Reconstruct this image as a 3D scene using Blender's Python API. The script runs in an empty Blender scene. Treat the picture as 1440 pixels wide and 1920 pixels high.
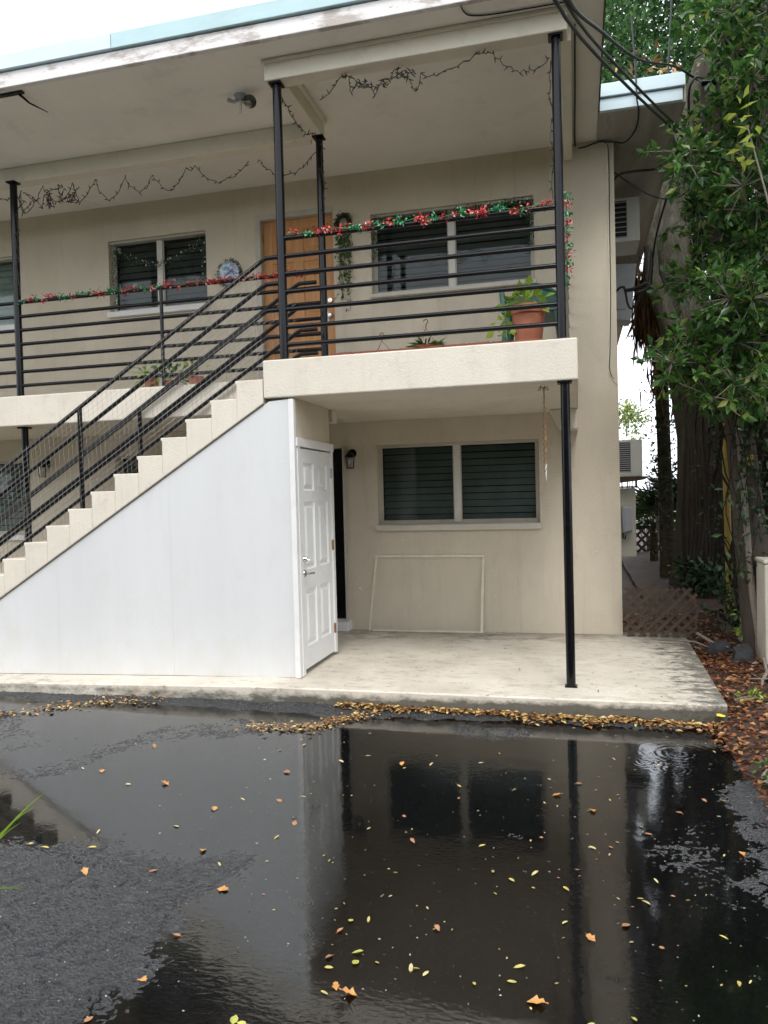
import bpy, math, random
import numpy as np
from mathutils import Vector, Matrix

random.seed(11)
rng = np.random.default_rng(11)
S = bpy.context.scene
COL = S.collection
R = math.radians

# ------------------------------------------------------------------ camera
cam_d = bpy.data.cameras.new('camera')
cam = bpy.data.objects.new('camera', cam_d)
COL.objects.link(cam)
RT = Vector((0.96882, 0.24644, -0.02551))
UP = Vector((0.01980, 0.02565, 0.99947))
FW = Vector((-0.24697, 0.96882, -0.01997))
cam.matrix_world = Matrix(((RT.x, UP.x, -FW.x, 0), (RT.y, UP.y, -FW.y, 0), (RT.z, UP.z, -FW.z, 1.72), (0, 0, 0, 1)))
cam_d.sensor_fit = 'VERTICAL'
cam_d.sensor_height = 24.0
cam_d.lens = 24.0 * 1420.07 / 1920.0
cam_d.clip_start = 0.05
cam_d.clip_end = 2000
S.camera = cam

# ------------------------------------------------------------------ sky, sun, exposure
W = bpy.data.worlds.new('World')
S.world = W
W.use_nodes = True
nt = W.node_tree
for n in list(nt.nodes):
    nt.nodes.remove(n)
sky = nt.nodes.new('ShaderNodeTexSky')
sky.sky_type = 'NISHITA'
sky.sun_disc = False
sky.sun_elevation = R(58)
sky.sun_rotation = R(200)
sky.air_density = 1.0
sky.dust_density = 3.0
mixc = nt.nodes.new('ShaderNodeMixRGB')
mixc.inputs[0].default_value = 0.86
mixc.inputs[2].default_value = (7.6, 7.95, 8.4, 1)      # even cloud cover
bg = nt.nodes.new('ShaderNodeBackground')
bg.inputs[1].default_value = 0.12
wo = nt.nodes.new('ShaderNodeOutputWorld')
nt.links.new(sky.outputs[0], mixc.inputs[1])
nt.links.new(mixc.outputs[0], bg.inputs[0])
nt.links.new(bg.outputs[0], wo.inputs[0])

sun_d = bpy.data.lights.new('sun', 'SUN')
sun_d.energy = 0.9
sun_d.angle = R(22)
sun_d.color = (1.0, 0.97, 0.92)
sun = bpy.data.objects.new('sun', sun_d)
COL.objects.link(sun)
sun.rotation_euler = (R(34), 0, R(14))
S.view_settings.view_transform = 'Standard'
S.view_settings.look = 'None'
S.view_settings.gamma = 1
S.view_settings.use_curve_mapping = False
S.view_settings.exposure = 1.28
S.render.engine = 'CYCLES'
S.cycles.use_denoising = True
S.cycles.max_bounces = 8
S.cycles.transparent_max_bounces = 24
S.cycles.sample_clamp_indirect = 6

# ------------------------------------------------------------------ materials
def new_mat(name):
    m = bpy.data.materials.new(name)
    m.use_nodes = True
    t = m.node_tree
    b = t.nodes['Principled BSDF']
    return m, t, b

def N(t, kind, **kw):
    n = t.nodes.new(kind)
    for k, v in kw.items():
        if k.startswith('i_'):
            n.inputs[k[2:].replace('_', ' ')].default_value = v
        else:
            setattr(n, k, v)
    return n

def ramp(t, src, stops):
    r = t.nodes.new('ShaderNodeValToRGB')
    el = r.color_ramp.elements
    while len(el) < len(stops):
        el.new(0.5)
    for e, (p, c) in zip(el, stops):
        e.position = p
        e.color = (c, c, c, 1) if isinstance(c, (int, float)) else (*c, 1)
    t.links.new(src, r.inputs[0])
    return r.outputs[0]

def pos(t, scale=(1, 1, 1)):
    g = t.nodes.new('ShaderNodeNewGeometry')
    mp = t.nodes.new('ShaderNodeMapping')
    mp.inputs['Scale'].default_value = scale
    t.links.new(g.outputs['Position'], mp.inputs[0])
    return mp.outputs[0]

def noise(t, vec, scale, detail=4, rough=0.55):
    n = N(t, 'ShaderNodeTexNoise')
    n.inputs['Scale'].default_value = scale
    n.inputs['Detail'].default_value = detail
    n.inputs['Roughness'].default_value = rough
    t.links.new(vec, n.inputs['Vector'])
    return n.outputs['Fac']

def mixcol(t, fac, a, b):
    m = t.nodes.new('ShaderNodeMixRGB')
    for i, v in ((0, fac), (1, a), (2, b)):
        if hasattr(v, 'is_linked') or hasattr(v, 'links'):
            t.links.new(v, m.inputs[i])
        else:
            m.inputs[i].default_value = v if isinstance(v, (int, float)) else (*v, 1)
    return m.outputs[0]

def bump(t, b, h, dist, strength=1.0):
    bp = t.nodes.new('ShaderNodeBump')
    bp.inputs['Strength'].default_value = strength
    bp.inputs['Distance'].default_value = dist
    t.links.new(h, bp.inputs['Height'])
    t.links.new(bp.outputs[0], b.inputs['Normal'])
    return bp

def painted(name, col, rough=0.6, vary=0.12, dirt=None, dirt_amt=0.35, scale=1.6, fine=90, bump_d=0.0015, spec=0.4, stretch=(1, 1, 1), metallic=0.0, streak=0.0):
    m, t, b = new_mat(name)
    p = pos(t, stretch)
    n1 = noise(t, p, scale, 5, 0.6)
    lo = tuple(c * (1 - vary) for c in col)
    hi = tuple(min(1, c * (1 + vary * 0.7)) for c in col)
    c = mixcol(t, ramp(t, n1, [(0.3, 0), (0.7, 1)]), lo, hi)
    if dirt:
        n2 = noise(t, p, scale * 3.7, 8, 0.68)
        c = mixcol(t, ramp(t, n2, [(0.55, 0), (0.8, dirt_amt)]), c, dirt)
    if streak:
        n3 = noise(t, pos(t, (7, 7, .45)), 1.0, 7, 0.7)
        c = mixcol(t, ramp(t, n3, [(0.54, 0), (0.74, streak)]), c, dirt)
    t.links.new(c, b.inputs['Base Color'])
    b.inputs['Roughness'].default_value = rough
    b.inputs['Specular IOR Level'].default_value = spec
    b.inputs['Metallic'].default_value = metallic
    if bump_d:
        bump(t, b, noise(t, p, fine, 4, 0.6), bump_d)
    return m

def plain(name, col, rough=0.5, spec=0.5, metallic=0.0, noise_amt=0.25, scale=25):
    return painted(name, col, rough, noise_amt, None, 0, scale, 140, 0.0004, spec, metallic=metallic)

M = {}
M['wall'] = painted('stucco_wall_paint', (0.62, 0.545, 0.43), 0.8, 0.09, (0.38, 0.32, 0.24), 0.35, 1.3, 70, 0.006, 0.25, stretch=(1.3, 1, .75), streak=0.3)
M['slab'] = painted('cream_concrete_paint', (0.65, 0.595, 0.505), 0.75, 0.08, (0.40, 0.34, 0.27), 0.5, 1.5, 60, 0.004, 0.25, streak=0.25)
M['soffit'] = painted('soffit_paint', (0.82, 0.78, 0.71), 0.8, 0.06, (0.36, 0.33, 0.29), 0.3, 0.9, 90, 0.001, 0.25)
M['soffit_aged'] = painted('aged_soffit_paint', (0.40, 0.37, 0.33), 0.8, 0.25, (0.10, 0.085, 0.07), 0.75, 1.3, 40, 0.002, 0.25, stretch=(3, .35, 1))
M['beam'] = painted('beam_paint', (0.73, 0.67, 0.56), 0.7, 0.06, (0.30, 0.26, 0.21), 0.3, 1.7, 90, 0.001, 0.3)
M['panel'] = painted('white_sheet_panel', (0.61, 0.61, 0.608), 0.42, 0.045, (0.50, 0.50, 0.48), 0.25, 0.7, 30, 0.0012, 0.35, stretch=(2.2, 1, .35), streak=0.07)
t = M['panel'].node_tree; b = t.nodes['Principled BSDF']
c0 = b.inputs['Base Color'].links[0].from_socket
g = N(t, 'ShaderNodeNewGeometry'); sx = N(t, 'ShaderNodeSeparateXYZ'); t.links.new(g.outputs['Position'], sx.inputs[0])
mr = N(t, 'ShaderNodeMapRange'); mr.inputs['From Min'].default_value = 0.75; mr.inputs['From Max'].default_value = 0.10
mr.inputs['To Min'].default_value = 0.0; mr.inputs['To Max'].default_value = 0.22
t.links.new(sx.outputs['Z'], mr.inputs['Value'])
ad = N(t, 'ShaderNodeMath', operation='ADD'); t.links.new(noise(t, pos(t, (1.5, 1, 1)), 2.6, 8, .7), ad.inputs[0]); t.links.new(mr.outputs[0], ad.inputs[1])
t.links.new(mixcol(t, ramp(t, ad.outputs[0], [(0.54, 0), (0.90, 0.40)]), c0, (0.52, 0.50, 0.43)), b.inputs['Base Color'])
M['door_white'] = painted('white_door_paint', (0.74, 0.74, 0.73), 0.42, 0.05, (0.40, 0.37, 0.33), 0.35, 2.2, 60, 0.0006, 0.4)
M['trim_white'] = painted('white_trim_paint', (0.72, 0.71, 0.69), 0.5, 0.06, (0.35, 0.30, 0.25), 0.3, 4, 60, 0.0006, 0.4)
M['alu'] = painted('window_frame_paint', (0.47, 0.43, 0.36), 0.45, 0.1, (0.2, 0.17, 0.13), 0.3, 6, 60, 0.0005, 0.5)
M['alu_pale'] = painted('pale_mullion_paint', (0.66, 0.63, 0.57), 0.45, 0.08, (0.3, 0.27, 0.22), 0.3, 6, 60, 0.0005, 0.5)
M['sill'] = painted('window_sill_paint', (0.58, 0.54, 0.47), 0.6, 0.08, (0.25, 0.22, 0.18), 0.4, 5, 60, 0.001, 0.3)
M['black'] = painted('glossy_black_steel_paint', (0.0035, 0.0035, 0.005), 0.19, 0.3, (0.05, 0.035, 0.026), 0.3, 9, 60, 0.0003, 0.30)
M['flash'] = painted('pale_green_metal_flashing', (0.41, 0.555, 0.575), 0.5, 0.08, (0.55, 0.62, 0.62), 0.5, 2.0, 30, 0.0006, 0.4, stretch=(1, 1, 4))
M['flash2'] = painted('paler_metal_flashing', (0.56, 0.68, 0.72), 0.5, 0.07, (0.7, 0.74, 0.75), 0.5, 2.0, 30, 0.0006, 0.4, stretch=(1, 1, 4))
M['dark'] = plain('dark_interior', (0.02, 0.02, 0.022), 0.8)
M['blind'] = painted('dark_blind_slat', (0.30, 0.315, 0.305), 0.6, 0.25, None, 0, 3, 60, 0.0003, 0.3)
M['blind_dark'] = painted('near_black_blind_slat', (0.13, 0.14, 0.135), 0.6, 0.25, None, 0, 3, 60, 0.0003, 0.3)
M['blind_pale'] = painted('pale_green_blind_slat', (0.60, 0.66, 0.60), 0.6, 0.1, None, 0, 3, 60, 0.0003, 0.3)
M['wire'] = plain('galvanised_wire', (0.33, 0.31, 0.28), 0.45, 0.5, 0.4)
M['cable'] = plain('black_cable_rubber', (0.010, 0.010, 0.012), 0.5)
M['cord'] = plain('brown_green_cord', (0.035, 0.032, 0.024), 0.6)
M['chrome'] = plain('brushed_nickel', (0.55, 0.54, 0.52), 0.25, 0.5, 1.0, 0.1)
M['brass'] = plain('worn_brass', (0.36, 0.22, 0.08), 0.5, 0.5, 0.5)
M['rust'] = plain('rusty_hinge', (0.22, 0.09, 0.04), 0.8)
M['terracotta'] = painted('terracotta_plastic', (0.40, 0.145, 0.085), 0.6, 0.12, (0.5, 0.28, 0.2), 0.3, 8, 80, 0.0008, 0.3)
M['brick'] = painted('red_brick', (0.30, 0.12, 0.085), 0.85, 0.25, (0.42, 0.28, 0.22), 0.5, 14, 120, 0.002, 0.2)
M['green_plastic'] = plain('dark_green_plastic', (0.010, 0.075, 0.062), 0.4, 0.5, 0, 0.15)
M['white_plastic'] = painted('off_white_plastic', (0.66, 0.65, 0.60), 0.5, 0.06, (0.4, 0.37, 0.3), 0.3, 5, 60, 0.0004, 0.4)
M['grey_box'] = painted('grey_steel_box', (0.38, 0.39, 0.42), 0.5, 0.1, (0.22, 0.2, 0.18), 0.3, 6, 60, 0.0004, 0.4)
M['beige_box'] = painted('beige_cabinet_paint', (0.52, 0.49, 0.41), 0.6, 0.08, (0.3, 0.27, 0.2), 0.3, 4, 60, 0.0006, 0.3)
M['pvc'] = painted('beige_screen_moulding', (0.74, 0.68, 0.56), 0.55, 0.1, (0.3, 0.26, 0.2), 0.4, 9, 60, 0.0004, 0.3)
M['yellow'] = painted('faded_yellow_plastic', (0.50, 0.36, 0.07), 0.5, 0.2, (0.35, 0.26, 0.1), 0.5, 6, 60, 0.0006, 0.4)
M['lattice'] = painted('weathered_brown_lattice', (0.085, 0.06, 0.043), 0.85, 0.3, (0.2, 0.17, 0.14), 0.5, 12, 90, 0.002, 0.2)
M['lattice_dark'] = painted('dark_lattice', (0.05, 0.045, 0.04), 0.85, 0.3, None, 0, 12, 90, 0.001, 0.2)
M['bark'] = painted('grey_tree_bark', (0.10, 0.093, 0.07), 0.95, 0.45, (0.028, 0.024, 0.018), 0.9, 5.0, 22, 0.05, 0.15, stretch=(2, 2, .45))
M['bark_dark'] = painted('dark_wet_shade_bark', (0.028, 0.022, 0.017), 0.9, 0.5, (0.055, 0.05, 0.035), 0.6, 4.5, 26, 0.03, 0.2, stretch=(2, 2, .5))  # dark bark; over the old trunk its tone stands in for shade
M['palm_bark'] = painted('mossy_palm_bark', (0.085, 0.075, 0.05), 0.95, 0.5, (0.03, 0.026, 0.02), 0.8, 9, 34, 0.03, 0.15, stretch=(1, 1, 2.2))
M['pole'] = painted('weathered_pole_wood', (0.08, 0.064, 0.052), 0.9, 0.3, (0.06, 0.048, 0.04), 0.7, 4, 60, 0.006, 0.2, stretch=(6, 6, .35))
M['twig'] = plain('grey_twig', (0.2, 0.17, 0.14), 0.9)
M['rock'] = painted('grey_stone', (0.045, 0.045, 0.046), 0.9, 0.3, (0.05, 0.05, 0.05), 0.6, 6, 40, 0.01, 0.2)

# wooden door
m, t, b = new_mat('orange_wood_door')
p = pos(t, (14, 14, 0.9))
c = mixcol(t, ramp(t, noise(t, p, 2.2, 6, 0.6), [(0.25, 0), (0.75, 1)]), (0.42, 0.18, 0.055), (0.62, 0.31, 0.12))
t.links.new(c, b.inputs['Base Color'])
b.inputs['Roughness'].default_value = 0.5
bump(t, b, noise(t, p, 6, 4), 0.001)
M['wood_door'] = m

# peeling fascia
m, t, b = new_mat('peeling_white_fascia')
p = pos(t, (1.0, 1, 3.0))
c = mixcol(t, ramp(t, noise(t, p, 2.3, 9, 0.7), [(0.50, 0), (0.60, 1)]), (0.70, 0.67, 0.65), (0.42, 0.37, 0.34))
c = mixcol(t, ramp(t, noise(t, pos(t, (1.3, 1, 3.5)), 3.1, 8, 0.7), [(0.63, 0), (0.67, 1)]), c, (0.20, 0.115, 0.07))
t.links.new(c, b.inputs['Base Color'])
b.inputs['Roughness'].default_value = 0.75
bump(t, b, noise(t, p, 9, 8, 0.7), 0.006)
M['fascia'] = m

# glass: clear with fresnel reflection
def glassy(name, ior, tint, rough, bump_nodes=None):
    m, t, b = new_mat(name)
    t.nodes.remove(b)
    tr = N(t, 'ShaderNodeBsdfTransparent')
    tr.inputs[0].default_value = (*tint, 1)
    gl = N(t, 'ShaderNodeBsdfGlossy')
    gl.inputs['Roughness'].default_value = rough
    fr = N(t, 'ShaderNodeFresnel')
    fr.inputs[0].default_value = ior
    mx = N(t, 'ShaderNodeMixShader')
    t.links.new(fr.outputs[0], mx.inputs[0])
    t.links.new(tr.outputs[0], mx.inputs[1])
    t.links.new(gl.outputs[0], mx.inputs[2])
    t.links.new(mx.outputs[0], t.nodes['Material Output'].inputs[0])
    if bump_nodes:
        nrm = bump_nodes(t)
        t.links.new(nrm, gl.inputs['Normal'])
        t.links.new(nrm, fr.inputs['Normal'])
    return m
M['glass'] = glassy('screened_window_glass', 1.33, (0.76, 0.80, 0.79), 0.03)
M['lamp_glass'] = glassy('lamp_glass', 1.5, (0.9, 0.9, 0.88), 0.05)

RINGS = [(0.62, 5.30, 0.40, 0.05, .5), (0.82, 5.22, 0.18, 0.035, .5), (0.40, 5.1, 0.16, .03, .5), (.55, 5.0, .2, .035, .4), (-1.35, 3.50, 0.055, 0.014, 1), (-1.17, 3.05, 0.07, 0.016, 1), (-1.27, 2.93, 0.035, 0.010, 1.2), (-1.31, 2.65, 0.05, 0.013, .8),
         (-1.10, 2.82, 0.06, 0.015, .8), (-0.82, 2.42, 0.07, 0.017, 1), (-1.15, 4.11, 0.05, 0.014, .8), (-0.19, 3.21, 0.05, 0.015, .7), (0.09, 2.79, 0.05, 0.015, .7), (-2.3, 4.9, 0.09, 0.02, .8), (-1.9, 4.4, 0.06, 0.016, .8)]

def water_bump(t):
    g = N(t, 'ShaderNodeNewGeometry')
    total = None
    for (x, y, rad, wl, a) in RINGS:
        d = N(t, 'ShaderNodeVectorMath', operation='DISTANCE')
        d.inputs[1].default_value = (x, y, -0.03)
        t.links.new(g.outputs['Position'], d.inputs[0])
        s = N(t, 'ShaderNodeMath', operation='MULTIPLY'); s.inputs[1].default_value = 2 * math.pi / wl
        t.links.new(d.outputs['Value'], s.inputs[0])
        si = N(t, 'ShaderNodeMath', operation='SINE'); t.links.new(s.outputs[0], si.inputs[0])
        mr = N(t, 'ShaderNodeMapRange', interpolation_type='SMOOTHSTEP')
        mr.inputs['From Min'].default_value = rad; mr.inputs['From Max'].default_value = rad * 0.35
        mr.inputs['To Min'].default_value = 0; mr.inputs['To Max'].default_value = a * wl * 0.012
        t.links.new(d.outputs['Value'], mr.inputs['Value'])
        mu = N(t, 'ShaderNodeMath', operation='MULTIPLY')
        t.links.new(si.outputs[0], mu.inputs[0]); t.links.new(mr.outputs[0], mu.inputs[1])
        if total is None:
            total = mu.outputs[0]
        else:
            ad = N(t, 'ShaderNodeMath', operation='ADD')
            t.links.new(total, ad.inputs[0]); t.links.new(mu.outputs[0], ad.inputs[1])
            total = ad.outputs[0]
    gate = ramp(t, noise(t, pos(t), 7.0, 3, 0.6), [(0.36, 0.15), (0.60, 1.0)])
    mg = N(t, 'ShaderNodeMath', operation='MULTIPLY')
    t.links.new(total, mg.inputs[0]); t.links.new(gate, mg.inputs[1]); total = mg.outputs[0]
    n1 = noise(t, pos(t, (1, 1, 1)), 5.5, 3, 0.5)
    n2 = noise(t, pos(t, (1, 2.2, 1)), 26, 2, 0.5)
    area = ramp(t, noise(t, pos(t), 1.1, 2, 0.5), [(0.45, 0.0), (0.62, 1.0)])
    for src, amp, ar in ((n1, 0.0011, None), (n2, 0.0008, area)):
        mu = N(t, 'ShaderNodeMath', operation='MULTIPLY'); mu.inputs[1].default_value = amp
        t.links.new(src, mu.inputs[0])
        o = mu.outputs[0]
        if ar is not None:
            m2 = N(t, 'ShaderNodeMath', operation='MULTIPLY')
            t.links.new(o, m2.inputs[0]); t.links.new(ar, m2.inputs[1]); o = m2.outputs[0]
        ad = N(t, 'ShaderNodeMath', operation='ADD')
        t.links.new(total, ad.inputs[0]); t.links.new(o, ad.inputs[1]); total = ad.outputs[0]
    bp = N(t, 'ShaderNodeBump')
    bp.inputs['Strength'].default_value = 1.0
    bp.inputs['Distance'].default_value = 1.0
    t.links.new(total, bp.inputs['Height'])
    return bp.outputs[0]
M['water'] = glassy('rain_water', 2.15, (0.80, 0.82, 0.82), 0.065, water_bump)

# wet asphalt
m, t, b = new_mat('wet_asphalt')
p = pos(t)
n1 = noise(t, p, 1.3, 5, 0.6)
c = mixcol(t, ramp(t, n1, [(0.3, 0), (0.7, 1)]), (0.010, 0.010, 0.0115), (0.022, 0.022, 0.024))
v = N(t, 'ShaderNodeTexVoronoi'); v.inputs['Scale'].default_value = 150
t.links.new(p, v.inputs['Vector'])
c = mixcol(t, ramp(t, v.outputs['Color'], [(0.55, 0), (0.95, 0.6)]), c, (0.06, 0.06, 0.062))
silt = ramp(t, noise(t, pos(t), 2.1, 8, 0.72), [(0.56, 0), (0.78, 0.45)])
c = mixcol(t, silt, c, (0.042, 0.039, 0.035))
t.links.new(c, b.inputs['Base Color'])
t.links.new(ramp(t, noise(t, p, 60, 3), [(0.3, 0.08), (0.75, 0.26)]), b.inputs['Roughness'])
b.inputs['Specular IOR Level'].default_value = 0.5
b.inputs['IOR'].default_value = 1.85
v2 = N(t, 'ShaderNodeTexVoronoi'); v2.inputs['Scale'].default_value = 95
t.links.new(p, v2.inputs['Vector'])
hh = N(t, 'ShaderNodeMath', operation='MULTIPLY_ADD'); hh.inputs[1].default_value = -0.9
t.links.new(v2.outputs['Distance'], hh.inputs[0]); t.links.new(noise(t, p, 70, 6, 0.75), hh.inputs[2])
bump(t, b, hh.outputs[0], 0.016)
M['asphalt'] = m
m, t, b = new_mat('far_asphalt')
t.links.new(mixcol(t, noise(t, pos(t), 2, 5), (0.03, 0.03, 0.03), (0.06, 0.06, 0.06)), b.inputs['Base Color'])
b.inputs['Roughness'].default_value = 0.5
M['asphalt_far'] = m

# pad concrete with mould towards its open end
m, t, b = new_mat('stained_cream_concrete')
p = pos(t)
c = mixcol(t, ramp(t, noise(t, p, 1.5, 6, 0.6), [(0.3, 0), (0.7, 1)]), (0.49, 0.44, 0.36), (0.645, 0.59, 0.505))
c = mixcol(t, ramp(t, noise(t, pos(t, (1, 2, 1)), 5.0, 9, 0.75), [(0.52, 0), (0.70, 0.7)]), c, (0.29, 0.25, 0.20))
c = mixcol(t, ramp(t, noise(t, pos(t, (1, 2.4, 1)), 11.0, 9, 0.8), [(0.575, 0), (0.66, 0.9)]), c, (0.10, 0.08, 0.06))
g = N(t, 'ShaderNodeNewGeometry')
sx = N(t, 'ShaderNodeSeparateXYZ'); t.links.new(g.outputs['Position'], sx.inputs[0])
mr = N(t, 'ShaderNodeMapRange'); mr.inputs['From Min'].default_value = 0.25; mr.inputs['From Max'].default_value = 1.05
mr.inputs['To Min'].default_value = 0.0; mr.inputs['To Max'].default_value = 0.30
t.links.new(sx.outputs['X'], mr.inputs['Value'])
ad = N(t, 'ShaderNodeMath', operation='ADD')
t.links.new(noise(t, pos(t, (1, 1.6, 1)), 7.0, 10, 0.78), ad.inputs[0]); t.links.new(mr.outputs[0], ad.inputs[1])
c = mixcol(t, ramp(t, ad.outputs[0], [(0.66, 0), (0.80, 0.85)]), c, (0.055, 0.052, 0.042))
# dirt swept against the wall foot
my = N(t, 'ShaderNodeMapRange'); my.inputs['From Min'].default_value = 7.9; my.inputs['From Max'].default_value = 8.72
my.inputs['To Min'].default_value = 0.0; my.inputs['To Max'].default_value = 0.30
t.links.new(sx.outputs['Y'], my.inputs['Value'])
ady = N(t, 'ShaderNodeMath', operation='ADD')
t.links.new(noise(t, pos(t, (1, 1.5, 1)), 3.4, 9, 0.72), ady.inputs[0]); t.links.new(my.outputs[0], ady.inputs[1])
c = mixcol(t, ramp(t, ady.outputs[0], [(0.60, 0), (0.84, 0.8)]), c, (0.15, 0.12, 0.09))
# grime low on the kerb face
mz = N(t, 'ShaderNodeMapRange'); mz.inputs['From Min'].default_value = 0.118; mz.inputs['From Max'].default_value = 0.04
mz.inputs['To Min'].default_value = 0.0; mz.inputs['To Max'].default_value = 0.36
t.links.new(sx.outputs['Z'], mz.inputs['Value'])
mxz = N(t, 'ShaderNodeMath', operation='MULTIPLY_ADD')
mxr = N(t, 'ShaderNodeMapRange'); mxr.inputs['From Min'].default_value = -4.5; mxr.inputs['From Max'].default_value = 0.2
mxr.inputs['To Min'].default_value = 0.55; mxr.inputs['To Max'].default_value = 1.9
t.links.new(sx.outputs['X'], mxr.inputs['Value'])
t.links.new(mz.outputs[0], mxz.inputs[0]); t.links.new(mxr.outputs[0], mxz.inputs[1])
t.links.new(noise(t, pos(t, (1, 1, 2)), 6.0, 8, 0.75), mxz.inputs[2])
c = mixcol(t, ramp(t, mxz.outputs[0], [(0.62, 0), (0.9, 0.9)]), c, (0.05, 0.047, 0.036))
t.links.new(c, b.inputs['Base Color'])
t.links.new(ramp(t, noise(t, p, 2.2, 4), [(0.35, 0.42), (0.7, 0.8)]), b.inputs['Roughness'])
bump(t, b, noise(t, p, 45, 6, 0.7), 0.004)
M['pad'] = m

m, t, b = new_mat('leaf_mould_soil')
p = pos(t)
c = mixcol(t, ramp(t, noise(t, p, 3.0, 9, 0.7), [(0.3, 0), (0.7, 1)]), (0.025, 0.016, 0.011), (0.085, 0.045, 0.026))
c = mixcol(t, ramp(t, noise(t, p, 0.6, 4), [(0.62, 0), (0.8, 0.8)]), c, (0.14, 0.14, 0.145))
t.links.new(c, b.inputs['Base Color'])
b.inputs['Roughness'].default_value = 0.7
bump(t, b, noise(t, p, 30, 8, 0.75), 0.03)
M['soil'] = m
m, t, b = new_mat('far_lawn')
t.links.new(mixcol(t, noise(t, pos(t), 0.4, 6), (0.05, 0.075, 0.025), (0.16, 0.15, 0.09)), b.inputs['Base Color'])
b.inputs['Roughness'].default_value = 0.9
M['lawn'] = m

def leaf_mat(name, stops, rough=0.4, trans=0.3, spec=0.45):
    m, t, b = new_mat(name)
    g = N(t, 'ShaderNodeNewGeometry')
    r = t.nodes.new('ShaderNodeValToRGB')
    el = r.color_ramp.elements
    while len(el) < len(stops):
        el.new(0.5)
    for e, (p_, c_) in zip(el, stops):
        e.position = p_; e.color = (*c_, 1)
    t.links.new(g.outputs['Random Per Island'], r.inputs[0])
    t.links.new(r.outputs[0], b.inputs['Base Color'])
    b.inputs['Roughness'].default_value = rough
    b.inputs['Specular IOR Level'].default_value = spec
    if trans:
        tl = N(t, 'ShaderNodeBsdfTranslucent')
        t.links.new(r.outputs[0], tl.inputs[0])
        mx = N(t, 'ShaderNodeMixShader'); mx.inputs[0].default_value = trans
        t.links.new(b.outputs[0], mx.inputs[1]); t.links.new(tl.outputs[0], mx.inputs[2])
        t.links.new(mx.outputs[0], t.nodes['Material Output'].inputs[0])
    return m
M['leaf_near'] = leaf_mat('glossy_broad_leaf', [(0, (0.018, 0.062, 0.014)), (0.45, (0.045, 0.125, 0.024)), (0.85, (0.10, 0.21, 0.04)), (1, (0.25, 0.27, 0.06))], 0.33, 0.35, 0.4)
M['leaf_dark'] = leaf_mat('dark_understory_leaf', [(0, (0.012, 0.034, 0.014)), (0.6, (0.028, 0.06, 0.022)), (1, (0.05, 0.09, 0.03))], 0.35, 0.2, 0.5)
M['leaf_far'] = leaf_mat('canopy_leaf', [(0, (0.02, 0.065, 0.018)), (0.6, (0.05, 0.13, 0.035)), (1, (0.10, 0.20, 0.05))], 0.4, 0.35)
M['leaf_lime'] = leaf_mat('pale_lime_leaf', [(0, (0.10, 0.17, 0.02)), (0.6, (0.24, 0.30, 0.04)), (1, (0.36, 0.38, 0.08))], 0.5, 0.5, 0.3)
M['leaf_pothos'] = leaf_mat('pothos_leaf', [(0, (0.11, 0.24, 0.025)), (0.6, (0.28, 0.43, 0.05)), (1, (0.48, 0.56, 0.12))], 0.35, 0.35)
M['leaf_frond'] = leaf_mat('fan_palm_leaf', [(0, (0.02, 0.05, 0.02)), (1, (0.07, 0.12, 0.045))], 0.4, 0.25)
M['leaf_dead'] = leaf_mat('dead_frond', [(0, (0.14, 0.075, 0.035)), (0.5, (0.27, 0.15, 0.075)), (1, (0.40, 0.26, 0.14))], 0.8, 0.1, 0.2)
M['litter'] = leaf_mat('red_brown_leaf_litter', [(0, (0.045, 0.014, 0.008)), (0.4, (0.13, 0.04, 0.015)), (0.75, (0.23, 0.085, 0.03)), (1, (0.36, 0.20, 0.09))], 0.35, 0.0, 0.5)
M['drift'] = leaf_mat('orange_leaf_drift', [(0, (0.08, 0.035, 0.016)), (0.35, (0.25, 0.115, 0.04)), (0.7, (0.42, 0.255, 0.085)), (1, (0.58, 0.47, 0.20))], 0.4, 0.0, 0.5)
M['tinsel_red'] = leaf_mat('red_tinsel', [(0, (0.35, 0.008, 0.015)), (0.7, (0.62, 0.02, 0.03)), (1, (0.8, 0.25, 0.25))], 0.25, 0.0, 0.8)
M['tinsel_green'] = leaf_mat('green_tinsel', [(0, (0.004, 0.12, 0.03)), (0.7, (0.015, 0.26, 0.08)), (1, (0.25, 0.55, 0.35))], 0.25, 0.0, 0.8)
M['garland_green'] = leaf_mat('dark_green_garland', [(0, (0.006, 0.035, 0.012)), (0.85, (0.02, 0.09, 0.03)), (1, (0.45, 0.5, 0.45))], 0.35, 0.0)
LEAFCOL = [('pale_yellow_leaf', (0.52, 0.43, 0.20)), ('orange_brown_leaf', (0.52, 0.25, 0.075)), ('russet_leaf', (0.34, 0.165, 0.08)), ('olive_yellow_leaf', (0.44, 0.36, 0.10)), ('yellow_green_leaf', (0.42, 0.42, 0.09))]
LM = [painted(n, c, 0.35, 0.35, tuple(k * .4 for k in c), 0.8, 30, 200, 0.001, 0.5) for n, c in LEAFCOL]

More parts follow.
